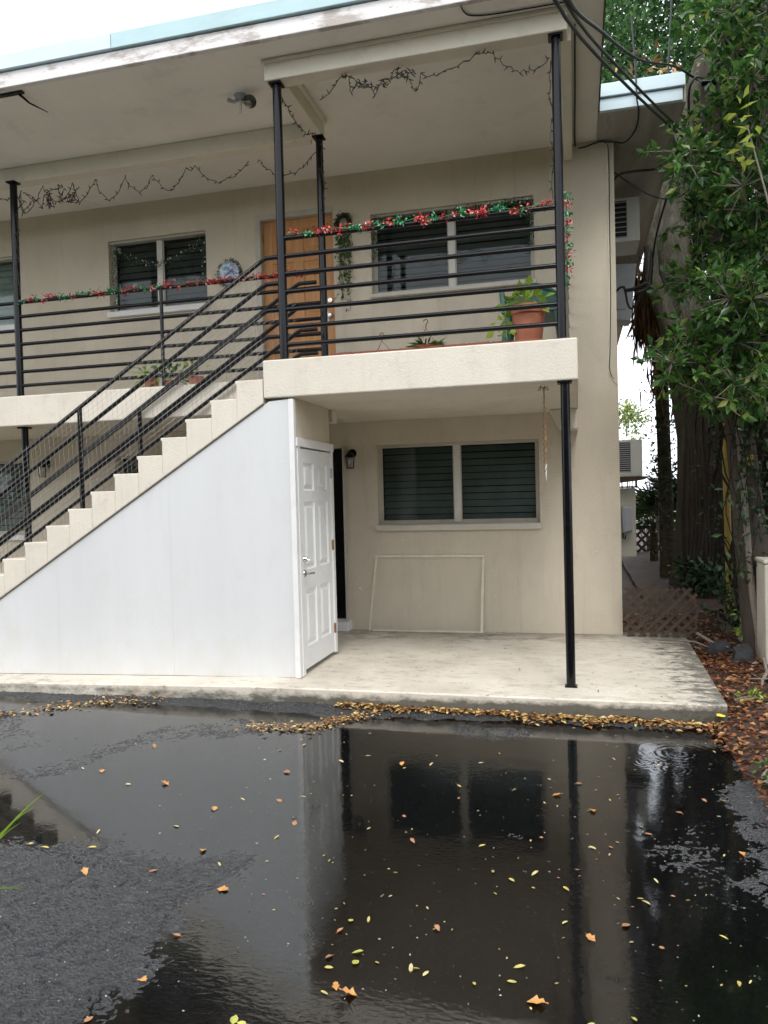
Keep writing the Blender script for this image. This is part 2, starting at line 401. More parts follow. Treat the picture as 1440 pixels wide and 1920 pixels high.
# ------------------------------------------------------------------ builders
class MB:
    def __init__(s):
        s.v = []; s.f = []; s.smooth = []
    def add(s, vs, fs, smooth=False):
        o = len(s.v)
        s.v += [tuple(p) for p in vs]
        for f in fs:
            s.f.append([i + o for i in f]); s.smooth.append(smooth)
        return s
    def box(s, x0, x1, y0, y1, z0, z1):
        return s.add([(x0, y0, z0), (x1, y0, z0), (x1, y1, z0), (x0, y1, z0), (x0, y0, z1), (x1, y0, z1), (x1, y1, z1), (x0, y1, z1)],
                     [(0, 3, 2, 1), (4, 5, 6, 7), (0, 1, 5, 4), (1, 2, 6, 5), (2, 3, 7, 6), (3, 0, 4, 7)])
    def prism_y(s, poly, y0, y1):          # polygon in (x, z), counter-clockwise seen from -y
        n = len(poly)
        vs = [(x, y0, z) for x, z in poly] + [(x, y1, z) for x, z in poly]
        fs = [list(range(n)), list(range(2 * n - 1, n - 1, -1))]
        for i in range(n):
            j = (i + 1) % n
            fs.append((i, i + n, j + n, j))
        return s.add(vs, fs)
    def prism_z(s, poly, z0, z1):
        n = len(poly)
        vs = [(x, y, z0) for x, y in poly] + [(x, y, z1) for x, y in poly]
        fs = [list(range(n - 1, -1, -1)), list(range(n, 2 * n))]
        for i in range(n):
            j = (i + 1) % n
            fs.append((i, j, j + n, i + n))
        return s.add(vs, fs)
    def tube(s, pts, r, n=8, cap=True):
        pts = [Vector(p) for p in pts]
        k = len(pts)
        rs = r if isinstance(r, (list, tuple)) else [r] * k
        vs = []; fs = []
        prev = None
        for i, p in enumerate(pts):
            if i == 0: d = (pts[1] - p).normalized()
            elif i == k - 1: d = (p - pts[-2]).normalized()
            else:
                a = (p - pts[i - 1]).normalized(); c = (pts[i + 1] - p).normalized()
                d = a + c
                d = d.normalized() if d.length > 1e-5 else a
            if prev is None:
                ref = Vector((0, 0, 1)) if abs(d.z) < 0.9 else Vector((1, 0, 0))
                u = d.cross(ref).normalized()
            else:
                u = (prev - d * prev.dot(d))
                u = u.normalized() if u.length > 1e-5 else d.orthogonal().normalized()
            prev = u
            w = d.cross(u)
            for a in range(n):
                an = 2 * math.pi * a / n
                vs.append(p + (u * math.cos(an) + w * math.sin(an)) * rs[i])
        for i in range(k - 1):
            for a in range(n):
                b2 = (a + 1) % n
                fs.append((i * n + a, i * n + b2, (i + 1) * n + b2, (i + 1) * n + a))
        o = len(s.v)
        s.add(vs, fs, True)
        if cap:
            s.f.append([o + a for a in range(n - 1, -1, -1)]); s.smooth.append(False)
            s.f.append([o + (k - 1) * n + a for a in range(n)]); s.smooth.append(False)
        return s
    def lathe(s, prof, c, axis='z', n=20):  # prof = [(r, h)]
        vs = []; fs = []
        for r, h in prof:
            for a in range(n):
                an = 2 * math.pi * a / n
                q = (r * math.cos(an), r * math.sin(an))
                if axis == 'z': vs.append((c[0] + q[0], c[1] + q[1], c[2] + h))
                elif axis == 'y': vs.append((c[0] + q[0], c[1] + h, c[2] + q[1]))
                else: vs.append((c[0] + h, c[1] + q[0], c[2] + q[1]))
        k = len(prof)
        for i in range(k - 1):
            for a in range(n):
                b2 = (a + 1) % n
                fs.append((i * n + a, i * n + b2, (i + 1) * n + b2, (i + 1) * n + a))
        return s.add(vs, fs, True)
    def build(s, name, mat, parent=None, bevel=0.0):
        me = bpy.data.meshes.new(name)
        me.from_pydata(s.v, [], s.f)
        me.polygons.foreach_set('use_smooth', s.smooth)
        if any(s.smooth):
            try: me.set_sharp_from_angle(angle=R(42))
            except Exception: pass
        me.materials.append(mat)
        me.update()
        return link(name, me, parent, bevel)

def link(name, me, parent=None, bevel=0.0):
    o = bpy.data.objects.new(name, me)
    COL.objects.link(o)
    if parent is not None:
        o.parent = parent
        o.matrix_parent_inverse = Matrix.Translation(-root_loc(parent))
    if bevel:
        md = o.modifiers.new('bevel', 'BEVEL')
        md.width = bevel; md.segments = 2; md.limit_method = 'ANGLE'; md.angle_limit = R(40)
    return o

def root_loc(o):                            # meshes sit at the origin, only a thing's Empty is moved
    return o.location.copy() if o.type == 'EMPTY' else Vector((0, 0, 0))

def thing(name, label, cat, loc=(0, 0, 0), group=None):
    o = bpy.data.objects.new(name, None)
    o.empty_display_size = 0.1
    o.location = loc
    COL.objects.link(o)
    return tag(o, label, cat, group)

def tag(o, label=None, cat=None, group=None, kind=None):
    if label: o['label'] = label
    if cat: o['category'] = cat
    if group: o['group'] = group
    if kind: o['kind'] = kind
    return o

def bx(name, mat, parent, x0, x1, y0, y1, z0, z1, bevel=0.004):
    return MB().box(x0, x1, y0, y1, z0, z1).build(name, mat, parent, bevel)

# fast leaf meshes -------------------------------------------------
T_LEAF = np.array([(0, 0, 0), (.5, .5, .06), (1, 0, -.10), (.5, -.5, .06), (.5, 0, -.03)], float)
T_FACE = np.array([(0, 4, 1), (1, 4, 2), (2, 4, 3), (3, 4, 0)])
T_STRIP = np.array([(0, -.5, 0), (0, .5, 0), (1, .3, 0), (1, -.3, 0)], float)
T_SFACE = np.array([(0, 3, 2), (0, 2, 1)])

def leaf_mesh(name, P, D, L, Wd, mat, parent=None, Nrm=None, template=None, faces=None):
    T = T_LEAF if template is None else template
    Fc = T_FACE if faces is None else faces
    P = np.asarray(P, float); D = np.asarray(D, float)
    n = len(P)
    D = D / (np.linalg.norm(D, axis=1, keepdims=True) + 1e-9)
    if Nrm is None:
        Nrm = rng.normal(size=(n, 3)) * 0.7 + np.array([0, 0, 1.0])
    Sd = np.cross(Nrm, D); Sd /= (np.linalg.norm(Sd, axis=1, keepdims=True) + 1e-9)
    Up = np.cross(D, Sd)
    L = np.broadcast_to(np.asarray(L, float), (n,)); Wd = np.broadcast_to(np.asarray(Wd, float), (n,))
    V = (P[:, None, :] + T[None, :, 0:1] * (D * L[:, None])[:, None, :] + T[None, :, 1:2] * (Sd * Wd[:, None])[:, None, :]
         + T[None, :, 2:3] * (Up * L[:, None])[:, None, :])
    k = len(T)
    Fa = (Fc[None] + (np.arange(n) * k)[:, None, None]).reshape(-1)
    nf = n * len(Fc)
    me = bpy.data.meshes.new(name)
    me.vertices.add(n * k)
    me.vertices.foreach_set('co', V.reshape(-1))
    me.loops.add(nf * 3); me.loops.foreach_set('vertex_index', Fa.astype(np.int32))
    me.polygons.add(nf); me.polygons.foreach_set('loop_start', np.arange(0, nf * 3, 3, dtype=np.int32))
    me.update(calc_edges=True); me.validate()
    me.materials.append(mat)
    return link(name, me, parent)

def grid_mesh(name, xs, ys, Z, mat, kind=None, smooth=True):
    nx, ny = len(xs), len(ys)
    X, Y = np.meshgrid(xs, ys)
    V = np.stack([X, Y, Z], -1).reshape(-1, 3)
    i = np.arange((ny - 1) * (nx - 1)); r_ = i // (nx - 1); c_ = i % (nx - 1)
    a = r_ * nx + c_
    Fa = np.stack([a, a + 1, a + nx + 1, a + nx], -1).reshape(-1)
    nf = len(i)
    me = bpy.data.meshes.new(name)
    me.vertices.add(len(V)); me.vertices.foreach_set('co', V.reshape(-1))
    me.loops.add(nf * 4); me.loops.foreach_set('vertex_index', Fa.astype(np.int32))
    me.polygons.add(nf); me.polygons.foreach_set('loop_start', np.arange(0, nf * 4, 4, dtype=np.int32))
    me.polygons.foreach_set('use_smooth', [smooth] * nf)
    me.update(calc_edges=True)
    me.materials.append(mat)
    o = link(name, me)
    if kind: o['kind'] = kind
    return o

def vnoise(X, Y, scale, seed):
    r = np.random.default_rng(seed)
    G = r.random((256, 256))
    x = X * scale + 1000.0; y = Y * scale + 1000.0
    xi = np.floor(x).astype(int); yi = np.floor(y).astype(int)
    fx = x - xi; fy = y - yi
    fx = fx * fx * (3 - 2 * fx); fy = fy * fy * (3 - 2 * fy)
    g = lambda a, b_: G[a % 256, b_ % 256]
    return (g(xi, yi) * (1 - fx) * (1 - fy) + g(xi + 1, yi) * fx * (1 - fy) + g(xi, yi + 1) * (1 - fx) * fy + g(xi + 1, yi + 1) * fx * fy) - 0.5

def fbm(X, Y, scale, seed, octv=4, gain=0.5):
    a = 1.0; s = np.zeros_like(X)
    for k in range(octv):
        s += a * vnoise(X, Y, scale * 2 ** k, seed + k); a *= gain
    return s

def poly_dist(X, Y, poly):                 # signed: positive inside
    P = np.array(poly); n = len(P)
    d = np.full(X.shape, 1e9); ins = np.zeros(X.shape, bool)
    for i in range(n):
        a = P[i]; b2 = P[(i + 1) % n]; e = b2 - a
        t_ = np.clip(((X - a[0]) * e[0] + (Y - a[1]) * e[1]) / (e @ e), 0, 1)
        d = np.minimum(d, np.hypot(X - a[0] - t_ * e[0], Y - a[1] - t_ * e[1]))
        c = ((a[1] > Y) != (b2[1] > Y)) & (X < (b2[0] - a[0]) * (Y - a[1]) / (b2[1] - a[1] + 1e-12) + a[0])
        ins ^= c
    return np.where(ins, d, -d)

# ------------------------------------------------------------------ constants of the place
PZ = 0.13            # pad top
YP = 6.27            # front of landing slab
YB = 7.24            # front of walkway slab
YW = 8.73            # front wall
YR = 7.38            # walkway rail line
ST, SB = 2.955, 2.62  # floor slab top, bottom
CZ = 5.57            # ceiling

def pad_z(x):
    return PZ - max(0.0, -2.7 - x) * 0.022

# ------------------------------------------------------------------ ground
xs = np.arange(-5.9, 1.35, 0.0078); ys = np.arange(1.5, 6.06, 0.0078)
X, Y = np.meshgrid(xs, ys)
wob = 0.09 * fbm(X, Y, 2.2, 3, 4) + 0.10 * fbm(X, Y, 9, 8, 3)
R1 = [(-3.6, 3.15), (-2.42, 3.45), (-1.94, 3.30), (-1.58, 3.46), (-1.45, 3.32), (-1.57, 2.97), (-1.56, 2.72), (-1.55, 2.51), (-1.60, 2.34), (-1.63, 2.14), (-1.7, 1.6), (-3.6, 1.4)]
R2 = [(-4.2, 4.0), (-3.53, 4.46), (-3.22, 5.30), (-2.66, 5.57), (-2.13, 5.51), (-2.43, 5.08), (-2.96, 4.87), (-3.18, 4.26), (-3.35, 4.02)]
R2B = [(-6.4, 5.2), (-4.55, 5.60), (-4.17, 5.03), (-3.45, 4.95), (-3.87, 4.34), (-6.4, 3.5)]
R4 = [(-1.04, 5.72), (-0.36, 5.80), (-0.26, 5.43), (-0.88, 5.30)]
R7 = [(0.20, 4.12), (0.62, 4.2), (0.60, 3.62), (0.22, 3.58)]
R8 = [(-0.48, 4.0), (-0.12, 3.98), (-0.10, 3.42), (-0.42, 3.45)]
R9 = [(0.25, 4.5), (0.95, 4.8), (0.85, 2.2), (0.28, 2.2)]
R6 = [(0.99, 5.42), (1.40, 5.45), (1.2, 2.6), (0.80, 2.9), (0.78, 3.83), (0.80, 4.63)]
WL = -0.03
h = WL - 0.0122 + 0.0040 * fbm(X, Y, 1.1, 90, 3)
def lift(poly, amt, soft):
    d = poly_dist(X, Y, poly) + wob
    return amt * np.clip(d / soft + 0.5, 0, 1) ** 1.2
h += lift(R1, 0.0185, 0.36) + lift(R2, 0.0125, 0.18) + lift(R2B, 0.0110, 0.3) + lift(R4, 0.0125, 0.18) + lift(R6, 0.020, 0.25) + lift(R7, 0.0060, 0.3) + lift(R8, 0.0085, 0.3) + lift(R9, 0.0060, 0.5)
kerb = np.clip((Y - 5.74 + 0.16 * fbm(X, Y, 3, 21)) / 0.22, 0, 1)
h += kerb * np.interp(X, [-5, -2.4, -1, 1], [.032, .052, .036, .021])
h += 0.0042 * fbm(X, Y, 5, 30, 3) + 0.0045 * vnoise(X, Y, 28, 40) + 0.0065 * vnoise(X, Y, 57, 41) + 0.0085 * vnoise(X, Y, 100, 42)
cr = np.abs(fbm(X, Y, 3.2, 50, 4)) + 0.04 * vnoise(X, Y, 40, 60)
h -= 0.011 * np.clip(1 - cr / 0.018, 0, 1) * np.clip((poly_dist(X, Y, R1) + 0.2) / 0.3, 0, 1)
asph = grid_mesh('parking_lot', xs, ys, h, M['asphalt'], 'structure')
tag(asph, 'wet black asphalt parking lot in front of the building')
bx('road', M['asphalt_far'], None, -40, 1.3, -40, 6.2, -0.4, -0.075, 0)['kind'] = 'structure'
wxs = np.linspace(-6.4, 1.15, 40); wys = np.linspace(1.3, 5.965, 30)
wx, wy = np.meshgrid(wxs, wys)
wat = grid_mesh('puddle', wxs, wys, np.full_like(wx, WL), M['water'], 'structure')
tag(wat, 'shallow rainwater puddle over the asphalt')

# soil at the open side, rising a little to the back
gx = np.concatenate([np.arange(0.95, 4, 0.06), np.arange(4, 14, 0.5)]); gy = np.concatenate([np.arange(1.0, 12, 0.06), np.arange(12, 34, 0.4)])
GX, GY = np.meshgrid(gx, gy)
def soil_h(x, y):
    return 0.025 + 0.05 * np.clip((x - 1.0) / 0.6, 0, 1) * np.clip((y - 5) / 2, 0, 1) + 0.012 * np.clip(y - 8, 0, 12) + 0.05 * fbm(x, y, 2.0, 70, 4) * np.clip((y - 4.5) / 2, .2, 1) - 0.05 * np.clip((1.1 - x) / 0.15, 0, 1) * (y < 6.2)
soil = grid_mesh('soil', gx, gy, soil_h(GX, GY), M['soil'], 'structure')
bx('path', M['soil'], None, 0.47, 1.0, 8.4, 30, -0.3, 0.045, 0)['kind'] = 'structure'
me = bpy.data.meshes.new('ground')
me.from_pydata([(-600, -600, -0.42), (600, -600, -0.42), (600, 600, -0.42), (-600, 600, -0.42)], [], [(0, 1, 2, 3)])
me.materials.append(M['lawn'])
link('ground', me)['kind'] = 'structure'

# concrete pad
px = list(np.linspace(-9, -2.7, 14)) + [-2.0, -1.0, 0.0, 0.6, 1.04]
mb = MB()
vs = []; 
for x in px:
    z = pad_z(x)
    yb2 = 8.9
    xb = x if x < 0.5 else x + (0.073 if x > 1 else 0.03)
    vs += [(x, 5.965, -0.2), (x, 5.965, z - 0.012), (x, 5.977, z), (xb, yb2, z), (xb, yb2, -0.2)]
fs = []
for i in range(len(px) - 1):
    for k in range(4):
        a = i * 5 + k
        fs.append((a, a + 5, a + 6, a + 1))
n0 = (len(px) - 1) * 5
fs.append((n0, n0 + 4, n0 + 3, n0 + 2, n0 + 1))
mb.add(vs, fs)
pad = mb.build('pavement', M['pad'])
tag(pad, 'stained cream concrete porch pad', kind='structure')

# ------------------------------------------------------------------ building
B = thing('apartment_building', 'two storey beige stucco apartment building with open upper walkway', 'building', (-2.5, YW, 0))
OPEN = [(-2.30, -0.405, 4.115, 5.06), (-5.83, -4.44, 4.20, 5.12), (-8.7, -7.2, 4.16, 5.09), (-3.77, -2.77, ST, 5.21),
        (-2.30, -0.405, 1.385, 2.335), (-3.66, -2.72, PZ + .12, 2.32), (-8.7, -7.24, 1.33, 2.34), (-5.83, -4.44, 1.33, 2.34)]
WX0, WX1, WZ0, WZ1 = -12.0, 0.464, -0.2, 5.60
def wall_with_holes(name, mat, parent):
    bxs = sorted({WX0, WX1} | {o[0] for o in OPEN} | {o[1] for o in OPEN})
    bzs = sorted({WZ0, WZ1} | {o[2] for o in OPEN} | {o[3] for o in OPEN})
    nx, nz = len(bxs), len(bzs)
    hole = lambda i, k: any(o[0] - 1e-6 <= bxs[i] and bxs[i + 1] <= o[1] + 1e-6 and o[2] - 1e-6 <= bzs[k] and bzs[k + 1] <= o[3] + 1e-6 for o in OPEN)
    mb = MB(); TH = 0.2
    vs = [(x, YW, z) for z in bzs for x in bxs] + [(x, YW + TH, z) for z in bzs for x in bxs]
    off = nx * nz
    fs = []
    for k in range(nz - 1):
        for i in range(nx - 1):
            if hole(i, k):
                continue
            a, b2, c, d = k * nx + i, k * nx + i + 1, (k + 1) * nx + i + 1, (k + 1) * nx + i
            fs.append((a, b2, c, d)); fs.append((a + off, d + off, c + off, b2 + off))
            for (di, dk, e) in ((0, -1, (a, b2)), (1, 0, (b2, c)), (0, 1, (c, d)), (-1, 0, (d, a))):
                ii, kk = i + di, k + dk
                if ii < 0 or kk < 0 or ii >= nx - 1 or kk >= nz - 1 or hole(ii, kk):
                    fs.append((e[1], e[0], e[0] + off, e[1] + off))
    mb.add(vs, fs)
    return mb.build(name, mat, parent)
wall_with_holes('wall', M['wall'], B)
bx('wall', M['wall'], B, 0.264, 0.464, YW + 0.2, 21, -0.2, 5.60, 0)
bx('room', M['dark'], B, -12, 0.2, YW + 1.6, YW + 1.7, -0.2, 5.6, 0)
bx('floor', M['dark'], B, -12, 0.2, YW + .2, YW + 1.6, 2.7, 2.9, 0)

# slabs
bx('landing_slab', M['slab'], B, -2.675, 0.03, YP, YW - .002, SB, ST, 0.012)
bx('walkway_slab', M['slab'], B, -12, -2.678, YB, YW - .002, SB, ST, 0.012)
bx('slab_beam', M['slab'], B, -2.46, -2.39, 7.36, 7.50, 2.49, SB - .002, 0.006)
MB().prism_y([(-0.27, SB - .003), (-0.17, 2.415), (0.028, 2.40), (0.028, SB - .003)], 8.40, YW - .002).build('corbel', M['slab'], B, 0.008)

# roof
bx('roof', M['soffit'], B, -12.5, 0.285, 6.0, 21, CZ, 5.80, 0)
bx('roof', M['soffit_aged'], B, 0.288, 1.10, 8.10, 21, CZ - .012, 5.78, 0)
bx('fascia_board', M['fascia'], B, -12.5, 0.287, 5.945, 5.998, 5.545, 5.680, 0.006)
xs_f = [-12.5, -7.9, -3.86, 0.31]
for i in range(3):
    f = bx('roof_flashing', M['flash2' if i == 1 else 'flash'], B, xs_f[i] + .002, xs_f[i + 1] - .002, 5.915 - (0.004 if i == 1 else 0), 6.02, 5.690, 5.826, 0.005)
    if i == 1: f['label'] = 'paler blue length of roof edge flashing'
bx('roof_edge', M['black'], B, 0.286, 0.300, 5.95, 8.06, 5.552, 5.70, 0.002)
bx('fascia_board', M['flash2'], B, 0.302, 1.09, 8.045, 8.098, 5.552, 5.670, 0.005)['label'] = 'pale green side eave fascia board'
bx('roof_flashing', M['flash2'], B, 0.302, 1.112, 8.02, 8.11, 5.682, 5.812, 0.005)
bx('fascia_board', M['soffit_aged'], B, 1.102, 1.125, 8.10, 21, 5.552, 5.80, 0.003)
# beams
bx('beam', M['beam'], B, -2.585, 0.002, YP + .0, YP + .16, 5.392, CZ - .002, 0.008)
bx('beam', M['beam'], B, -2.585, -2.42, YP + .165, 7.44, 5.388, CZ - .004, 0.008)
bx('beam', M['beam'], B, -12.3, -2.588, 7.40, 7.54, 5.395, CZ - .002, 0.008)
bx('beam', M['beam'], B, -0.065, 0.028, YP + .165, YW - .002, 5.392, CZ - .004, 0.008)
bx('beam_trim', M['beam'], B, -2.60, 0.02, YP - .02, YP - .002, 5.535, CZ - .006, 0.003)
bx('beam_trim', M['beam'], B, -2.418, -2.38, YP + .2, 7.4, 5.52, CZ - .006, 0.003)

# windows -----------------------------------------------------------------
def window(x0, x1, z0, z1, label, sill_mat, nsl, reveal=0.09, sill_h=0.07, slat='blind', shut=.445):
    y = YW + reveal
    w = MB()
    fw = 0.034
    w.box(x0, x1, y, y + .05, z1 - fw, z1); w.box(x0, x1, y, y + .05, z0, z0 + fw)
    w.box(x0, x0 + fw, y, y + .05, z0 + fw, z1 - fw); w.box(x1 - fw, x1, y, y + .05, z0 + fw, z1 - fw)
    win = w.build('window', M['alu'], B, 0.003)
    win['label'] = label
    xm = (x0 + x1) / 2
    bx('mullion', M['alu_pale'], win, xm - .038, xm + .038, y - .012, y + .05, z0 + fw - .01, z1 - fw + .01, 0.003)
    # lintel lip above
    bx('lintel', M['alu'], win, x0, x1, y - .06, y - .002, z1 - .03, z1 - .001, 0.003)
    for (a, c) in ((x0 + fw, xm - .038), (xm + .038, x1 - fw)):
        bx('pane', M['glass'], win, a, c, y + .022, y + .027, z0 + fw, z1 - fw, 0)
        fr = MB()
        fr.box(a, a + .014, y + .008, y + .02, z0 + fw, z1 - fw); fr.box(c - .014, c, y + .008, y + .02, z0 + fw, z1 - fw)
        fr.box(a + .014, c - .014, y + .008, y + .02, z0 + fw, z0 + fw + .016)
        fr.build('sash', M['alu'], win)
        first = None
        H = z1 - z0 - 2 * fw
        for k in range(nsl):
            zc = z0 + fw + H * (k + .5) / nsl
            if first is None:
                s_ = MB(); hh = H / nsl * shut; 
                s_.add([(a + .01, -.015, -hh), (c - .01, -.015, -hh), (c - .01, .015, hh), (a + .01, .015, hh),
                        (a + .01, -.011, -hh), (c - .01, -.011, -hh), (c - .01, .019, hh), (a + .01, .019, hh)],
                       [(0, 1, 2, 3), (7, 6, 5, 4), (0, 4, 5, 1), (3, 2, 6, 7), (1, 5, 6, 2), (0, 3, 7, 4)])
                first = s_.build('blind_slat', M[slat], win)
                o = first
            else:
                o = first.copy(); COL.objects.link(o); o.parent = win; o.matrix_parent_inverse = first.matrix_parent_inverse.copy()
            o.location = (0, y + .09, zc)
            o.rotation_euler = (random.uniform(-.10, .10), 0, 0)
    bx('sill', sill_mat, win, x0 - .015, x1 + .015, YW - .055, y + .0, z0 - sill_h, z0 - .002, 0.006)
    return win
window(-2.30, -0.405, 1.385, 2.335, 'ground floor twin window under the landing', M['sill'], 11)
window(-2.30, -0.405, 4.115, 5.06, 'upper twin window behind the front balcony railing', M['sill'], 12, sill_h=0.045, slat='blind_dark')
window(-5.83, -4.44, 4.20, 5.12, 'upper window hung with a swag of green garland', M['trim_white'], 10, slat='blind_dark')
window(-8.7, -7.2, 4.16, 5.09, 'upper window partly cut off behind the walkway post', M['trim_white'], 10, slat='blind_pale', shut=.56)
window(-8.7, -7.24, 1.33, 2.34, 'ground floor window behind the stair foot', M['trim_white'], 10)
window(-5.83, -4.44, 1.33, 2.34, 'ground floor window behind the stair steps', M['sill'], 10)

# panelled door in local x (width) / z (height), front face at y=0 looking to -y
def panel_door_mesh(Wd, Ht, th=0.04):
    ux = [0, .12, .44, .56, .88, 1.0]
    uz = [0, .10, .36, .45, .76, .81, .94, 1.0]
    cells = {(1, 1), (3, 1), (1, 3), (3, 3), (1, 5), (3, 5)}
    mb = MB()
    for k in range(len(uz) - 1):
        for i in range(len(ux) - 1):
            x0, x1 = ux[i] * Wd, ux[i + 1] * Wd; z0, z1 = uz[k] * Ht, uz[k + 1] * Ht
            if (i, k) in cells:
                rings = []
                for ins, dep in ((0, 0), (.016, .016), (.034, .016), (.060, .003)):
                    rings.append([(x0 + ins, dep, z0 + ins), (x1 - ins, dep, z0 + ins), (x1 - ins, dep, z1 - ins), (x0 + ins, dep, z1 - ins)])
                vs = [p for r_ in rings for p in r_]
                fs = []
                for q in range(3):
                    for e in range(4):
                        a = q * 4 + e; b2 = q * 4 + (e + 1) % 4
                        fs.append((a, b2, b2 + 4, a + 4))
                fs.append((12, 13, 14, 15))
                mb.add(vs, fs)
            else:
                mb.add([(x0, 0, z0), (x1, 0, z0), (x1, 0, z1), (x0, 0, z1)], [(0, 1, 2, 3)])
    mb.add([(0, 0, 0), (Wd, 0, 0), (Wd, 0, Ht), (0, 0, Ht), (0, th, 0), (Wd, th, 0), (Wd, th, Ht), (0, th, Ht)],
           [(0, 4, 5, 1), (1, 5, 6, 2), (2, 6, 7, 3), (3, 7, 4, 0), (4, 7, 6, 5)])
    return mb
def xform(mb, mat4):
    mb.v = [tuple(mat4 @ Vector(p)) for p in mb.v]
    return mb

# upper wooden door
d_ = xform(panel_door_mesh(0.915, 2.18), Matrix.Translation((-3.695, YW + .07, ST + .02)))
wd = d_.build('door', M['wood_door'], B)
wd['label'] = 'orange wooden six panel door on the upper floor'
fr = MB().box(-3.77, -3.70, YW - .015, YW + .12, ST, 5.21).box(-3.70, -2.77, YW - .015, YW + .12, 5.145, 5.21)
fr.build('door_frame', M['alu'], wd, 0.004)
MB().lathe([(0.0, -.03), (.028, -.028), (.032, -.012), (.030, 0)], (-2.842, YW + .07, 4.115), 'y', 16).build('deadbolt', M['chrome'], wd)
MB().lathe([(0.0, -.06), (.022, -.058), (.028, -.04), (.012, -.02), (.030, -.006), (.032, 0)], (-2.842, YW + .07, 3.93), 'y', 16).build('handle', M['chrome'], wd)
bx('door_tag', M['white_plastic'], wd, -2.895, -2.865, YW + .055, YW + .068, 3.85, 3.98, 0.002)
for z in (3.2, 4.0, 4.9):
    bx('hinge', M['brass'], wd, -3.712, -3.690, YW + .045, YW + .068, z, z + .09, 0.002)

# ground floor entry: a dark doorway mostly hidden by the closet
ed = MB().box(-3.655, -2.725, YW + .06, YW + .10, PZ + .122, 2.31).build('door', M['black'], B, 0.003)
ed['label'] = 'black ground floor door half hidden beside the closet'
bx('door_frame', M['alu'], ed, -2.722, -2.685, YW - .03, YW + .1, PZ + .12, 2.34, 0.003)
bx('threshold', M['trim_white'], ed, -3.70, -2.655, YW - .16, YW + .05, PZ + .002, PZ + .115, 0.006)

# small knocks and plugs on the stucco
mb = MB()
for (x, z, r_) in ((.10, 2.86, .008), (.055, 2.76, .008), (-.92, .78, .012), (.42, 2.2, .006), (-2.55, .62, .02), (-.93, .55, .01), (.12, 1.42, .008), (-.62, 3.2, .008), (-4.9, 3.85, .018), (-2.0, 1.2, .01), (.2, 1.05, .01)):
    mb.lathe([(0, -.004), (r_ * .7, -.004), (r_, 0)], (x, YW - .001, z), 'y', 8)
mb.build('wall_plug', M['white_plastic'], B)['kind'] = 'stuff'

# ------------------------------------------------------------------ staircase
ST_T = thing('staircase', 'straight cream concrete outside stair rising to the landing', 'staircase', (-4.5, YP, 0))
RUN, RISE = .2533, .1585
X0, Z0 = -2.680, 2.790
bot = lambda x: .617 * (x + 2.634) + 2.605
k = 0
while True:
    xr = X0 - RUN * k; xl = xr - RUN; z = Z0 - RISE * k
    if z < 0.12: break
    bl = max(bot(xl), 0.0); br = max(bot(xr), 0.0)
    tr = xr if k else xr
    poly = [(xl, bl), (tr, br), (tr, z), (xl - .012, z), (xl - .012, z - .028), (xl, z - .034)]
    MB().prism_y(poly, YP - .0, YB - .004).build('step', M['slab'], ST_T, 0.006)
    k += 1
NSTEP = k

# white closet under the stair
CL = thing('storage_closet', 'white panelled storage closet built under the stair', 'closet', (-3.5, YP, PZ))
xe = -6.55
def pan(xa, xb):
    t_ = lambda x: min(2.607, .617 * (x + 2.634) + 2.593)
    xs_ = [xa] + ([-2.634] if xa < -2.634 < xb else []) + [xb]
    poly = [(xa, pad_z(xa) + .004)] + [(xb, pad_z(xb) + .004)] + [(x, max(t_(x), pad_z(x) + .02)) for x in reversed(xs_)]
    return MB().prism_y(poly, YP + .022, YP + .04)
pan(-3.6479, -2.415).build('panel', M['panel'], CL, 0.002)
pan(-4.8714, -3.648).build('panel', M['panel'], CL, 0.002)
pan(-6.090, -4.8715).build('panel', M['panel'], CL, 0.002)
mb = MB()
for _ in range(46):
    x = random.uniform(-5.6, -2.5); z = random.uniform(.25, 2.3)
    if z < .617 * (x + 2.634) + 2.45:
        mb.lathe([(0, -.003), (.006, -.002), (.007, 0)], (x, YP + .0215, z), 'y', 8)
mb.build('screw', M['trim_white'], CL)['kind'] = 'stuff'
# end wall of the closet in plane X = XD facing +x, holding the door
XD = -2.40
mb = MB().box(XD - .05, XD - .012, YP + .045, 7.30, 2.265, SB - .003)
mb.build('end_wall', M['wall'], CL)
bx('corner_board', M['trim_white'], CL, XD - .045, XD + .004, YP + .0, YP + .055, PZ + .004, SB - .02, 0.003)
dfr = MB().box(XD - .05, XD + .012, YP - .0 + .058, YP + .125, PZ + .004, 2.20).box(XD - .05, XD + .012, 7.265, 7.33, PZ + .03, 2.20).box(XD - .05, XD + .018, YP + .04, 7.34, 2.19, 2.265)
dfr.build('door_frame', M['trim_white'], CL, 0.004)
dm = panel_door_mesh(0.885, 2.00)
mt = Matrix.Translation((XD - .002, 6.385, PZ + .045)) @ Matrix.Rotation(R(90), 4, 'Z')
xform(dm, mt)
dr = dm.build('door', M['door_white'], CL)
dr['label'] = 'scuffed white six panel closet door with a silver lever'
hy = 6.45
MB().lathe([(0.0, .03), (.020, .028), (.024, .012), (.028, .0)], (XD, hy, 1.175), 'x', 16).tube([(XD + .025, hy, 1.175), (XD + .05, hy, 1.165)], .006, 6).build('deadbolt', M['chrome'], dr)
MB().lathe([(0.0, .012), (.028, .010), (.032, 0)], (XD, hy, 1.045), 'x', 16).tube([(XD, hy, 1.045), (XD + .05, hy, 1.045), (XD + .056, hy + .02, 1.045), (XD + .056, hy + .10, 1.04)], .010, 8).build('handle', M['chrome'], dr)
for z, mm in ((1.92, 'grey_box'), (1.20, 'brass'), (.36, 'rust')):
    hg = bx('hinge', M[mm], dr, XD - .004, XD + .016, 7.262, 7.284, z, z + .10, 0.002)
    if mm == 'rust': hg['label'] = 'rusty lowest hinge'

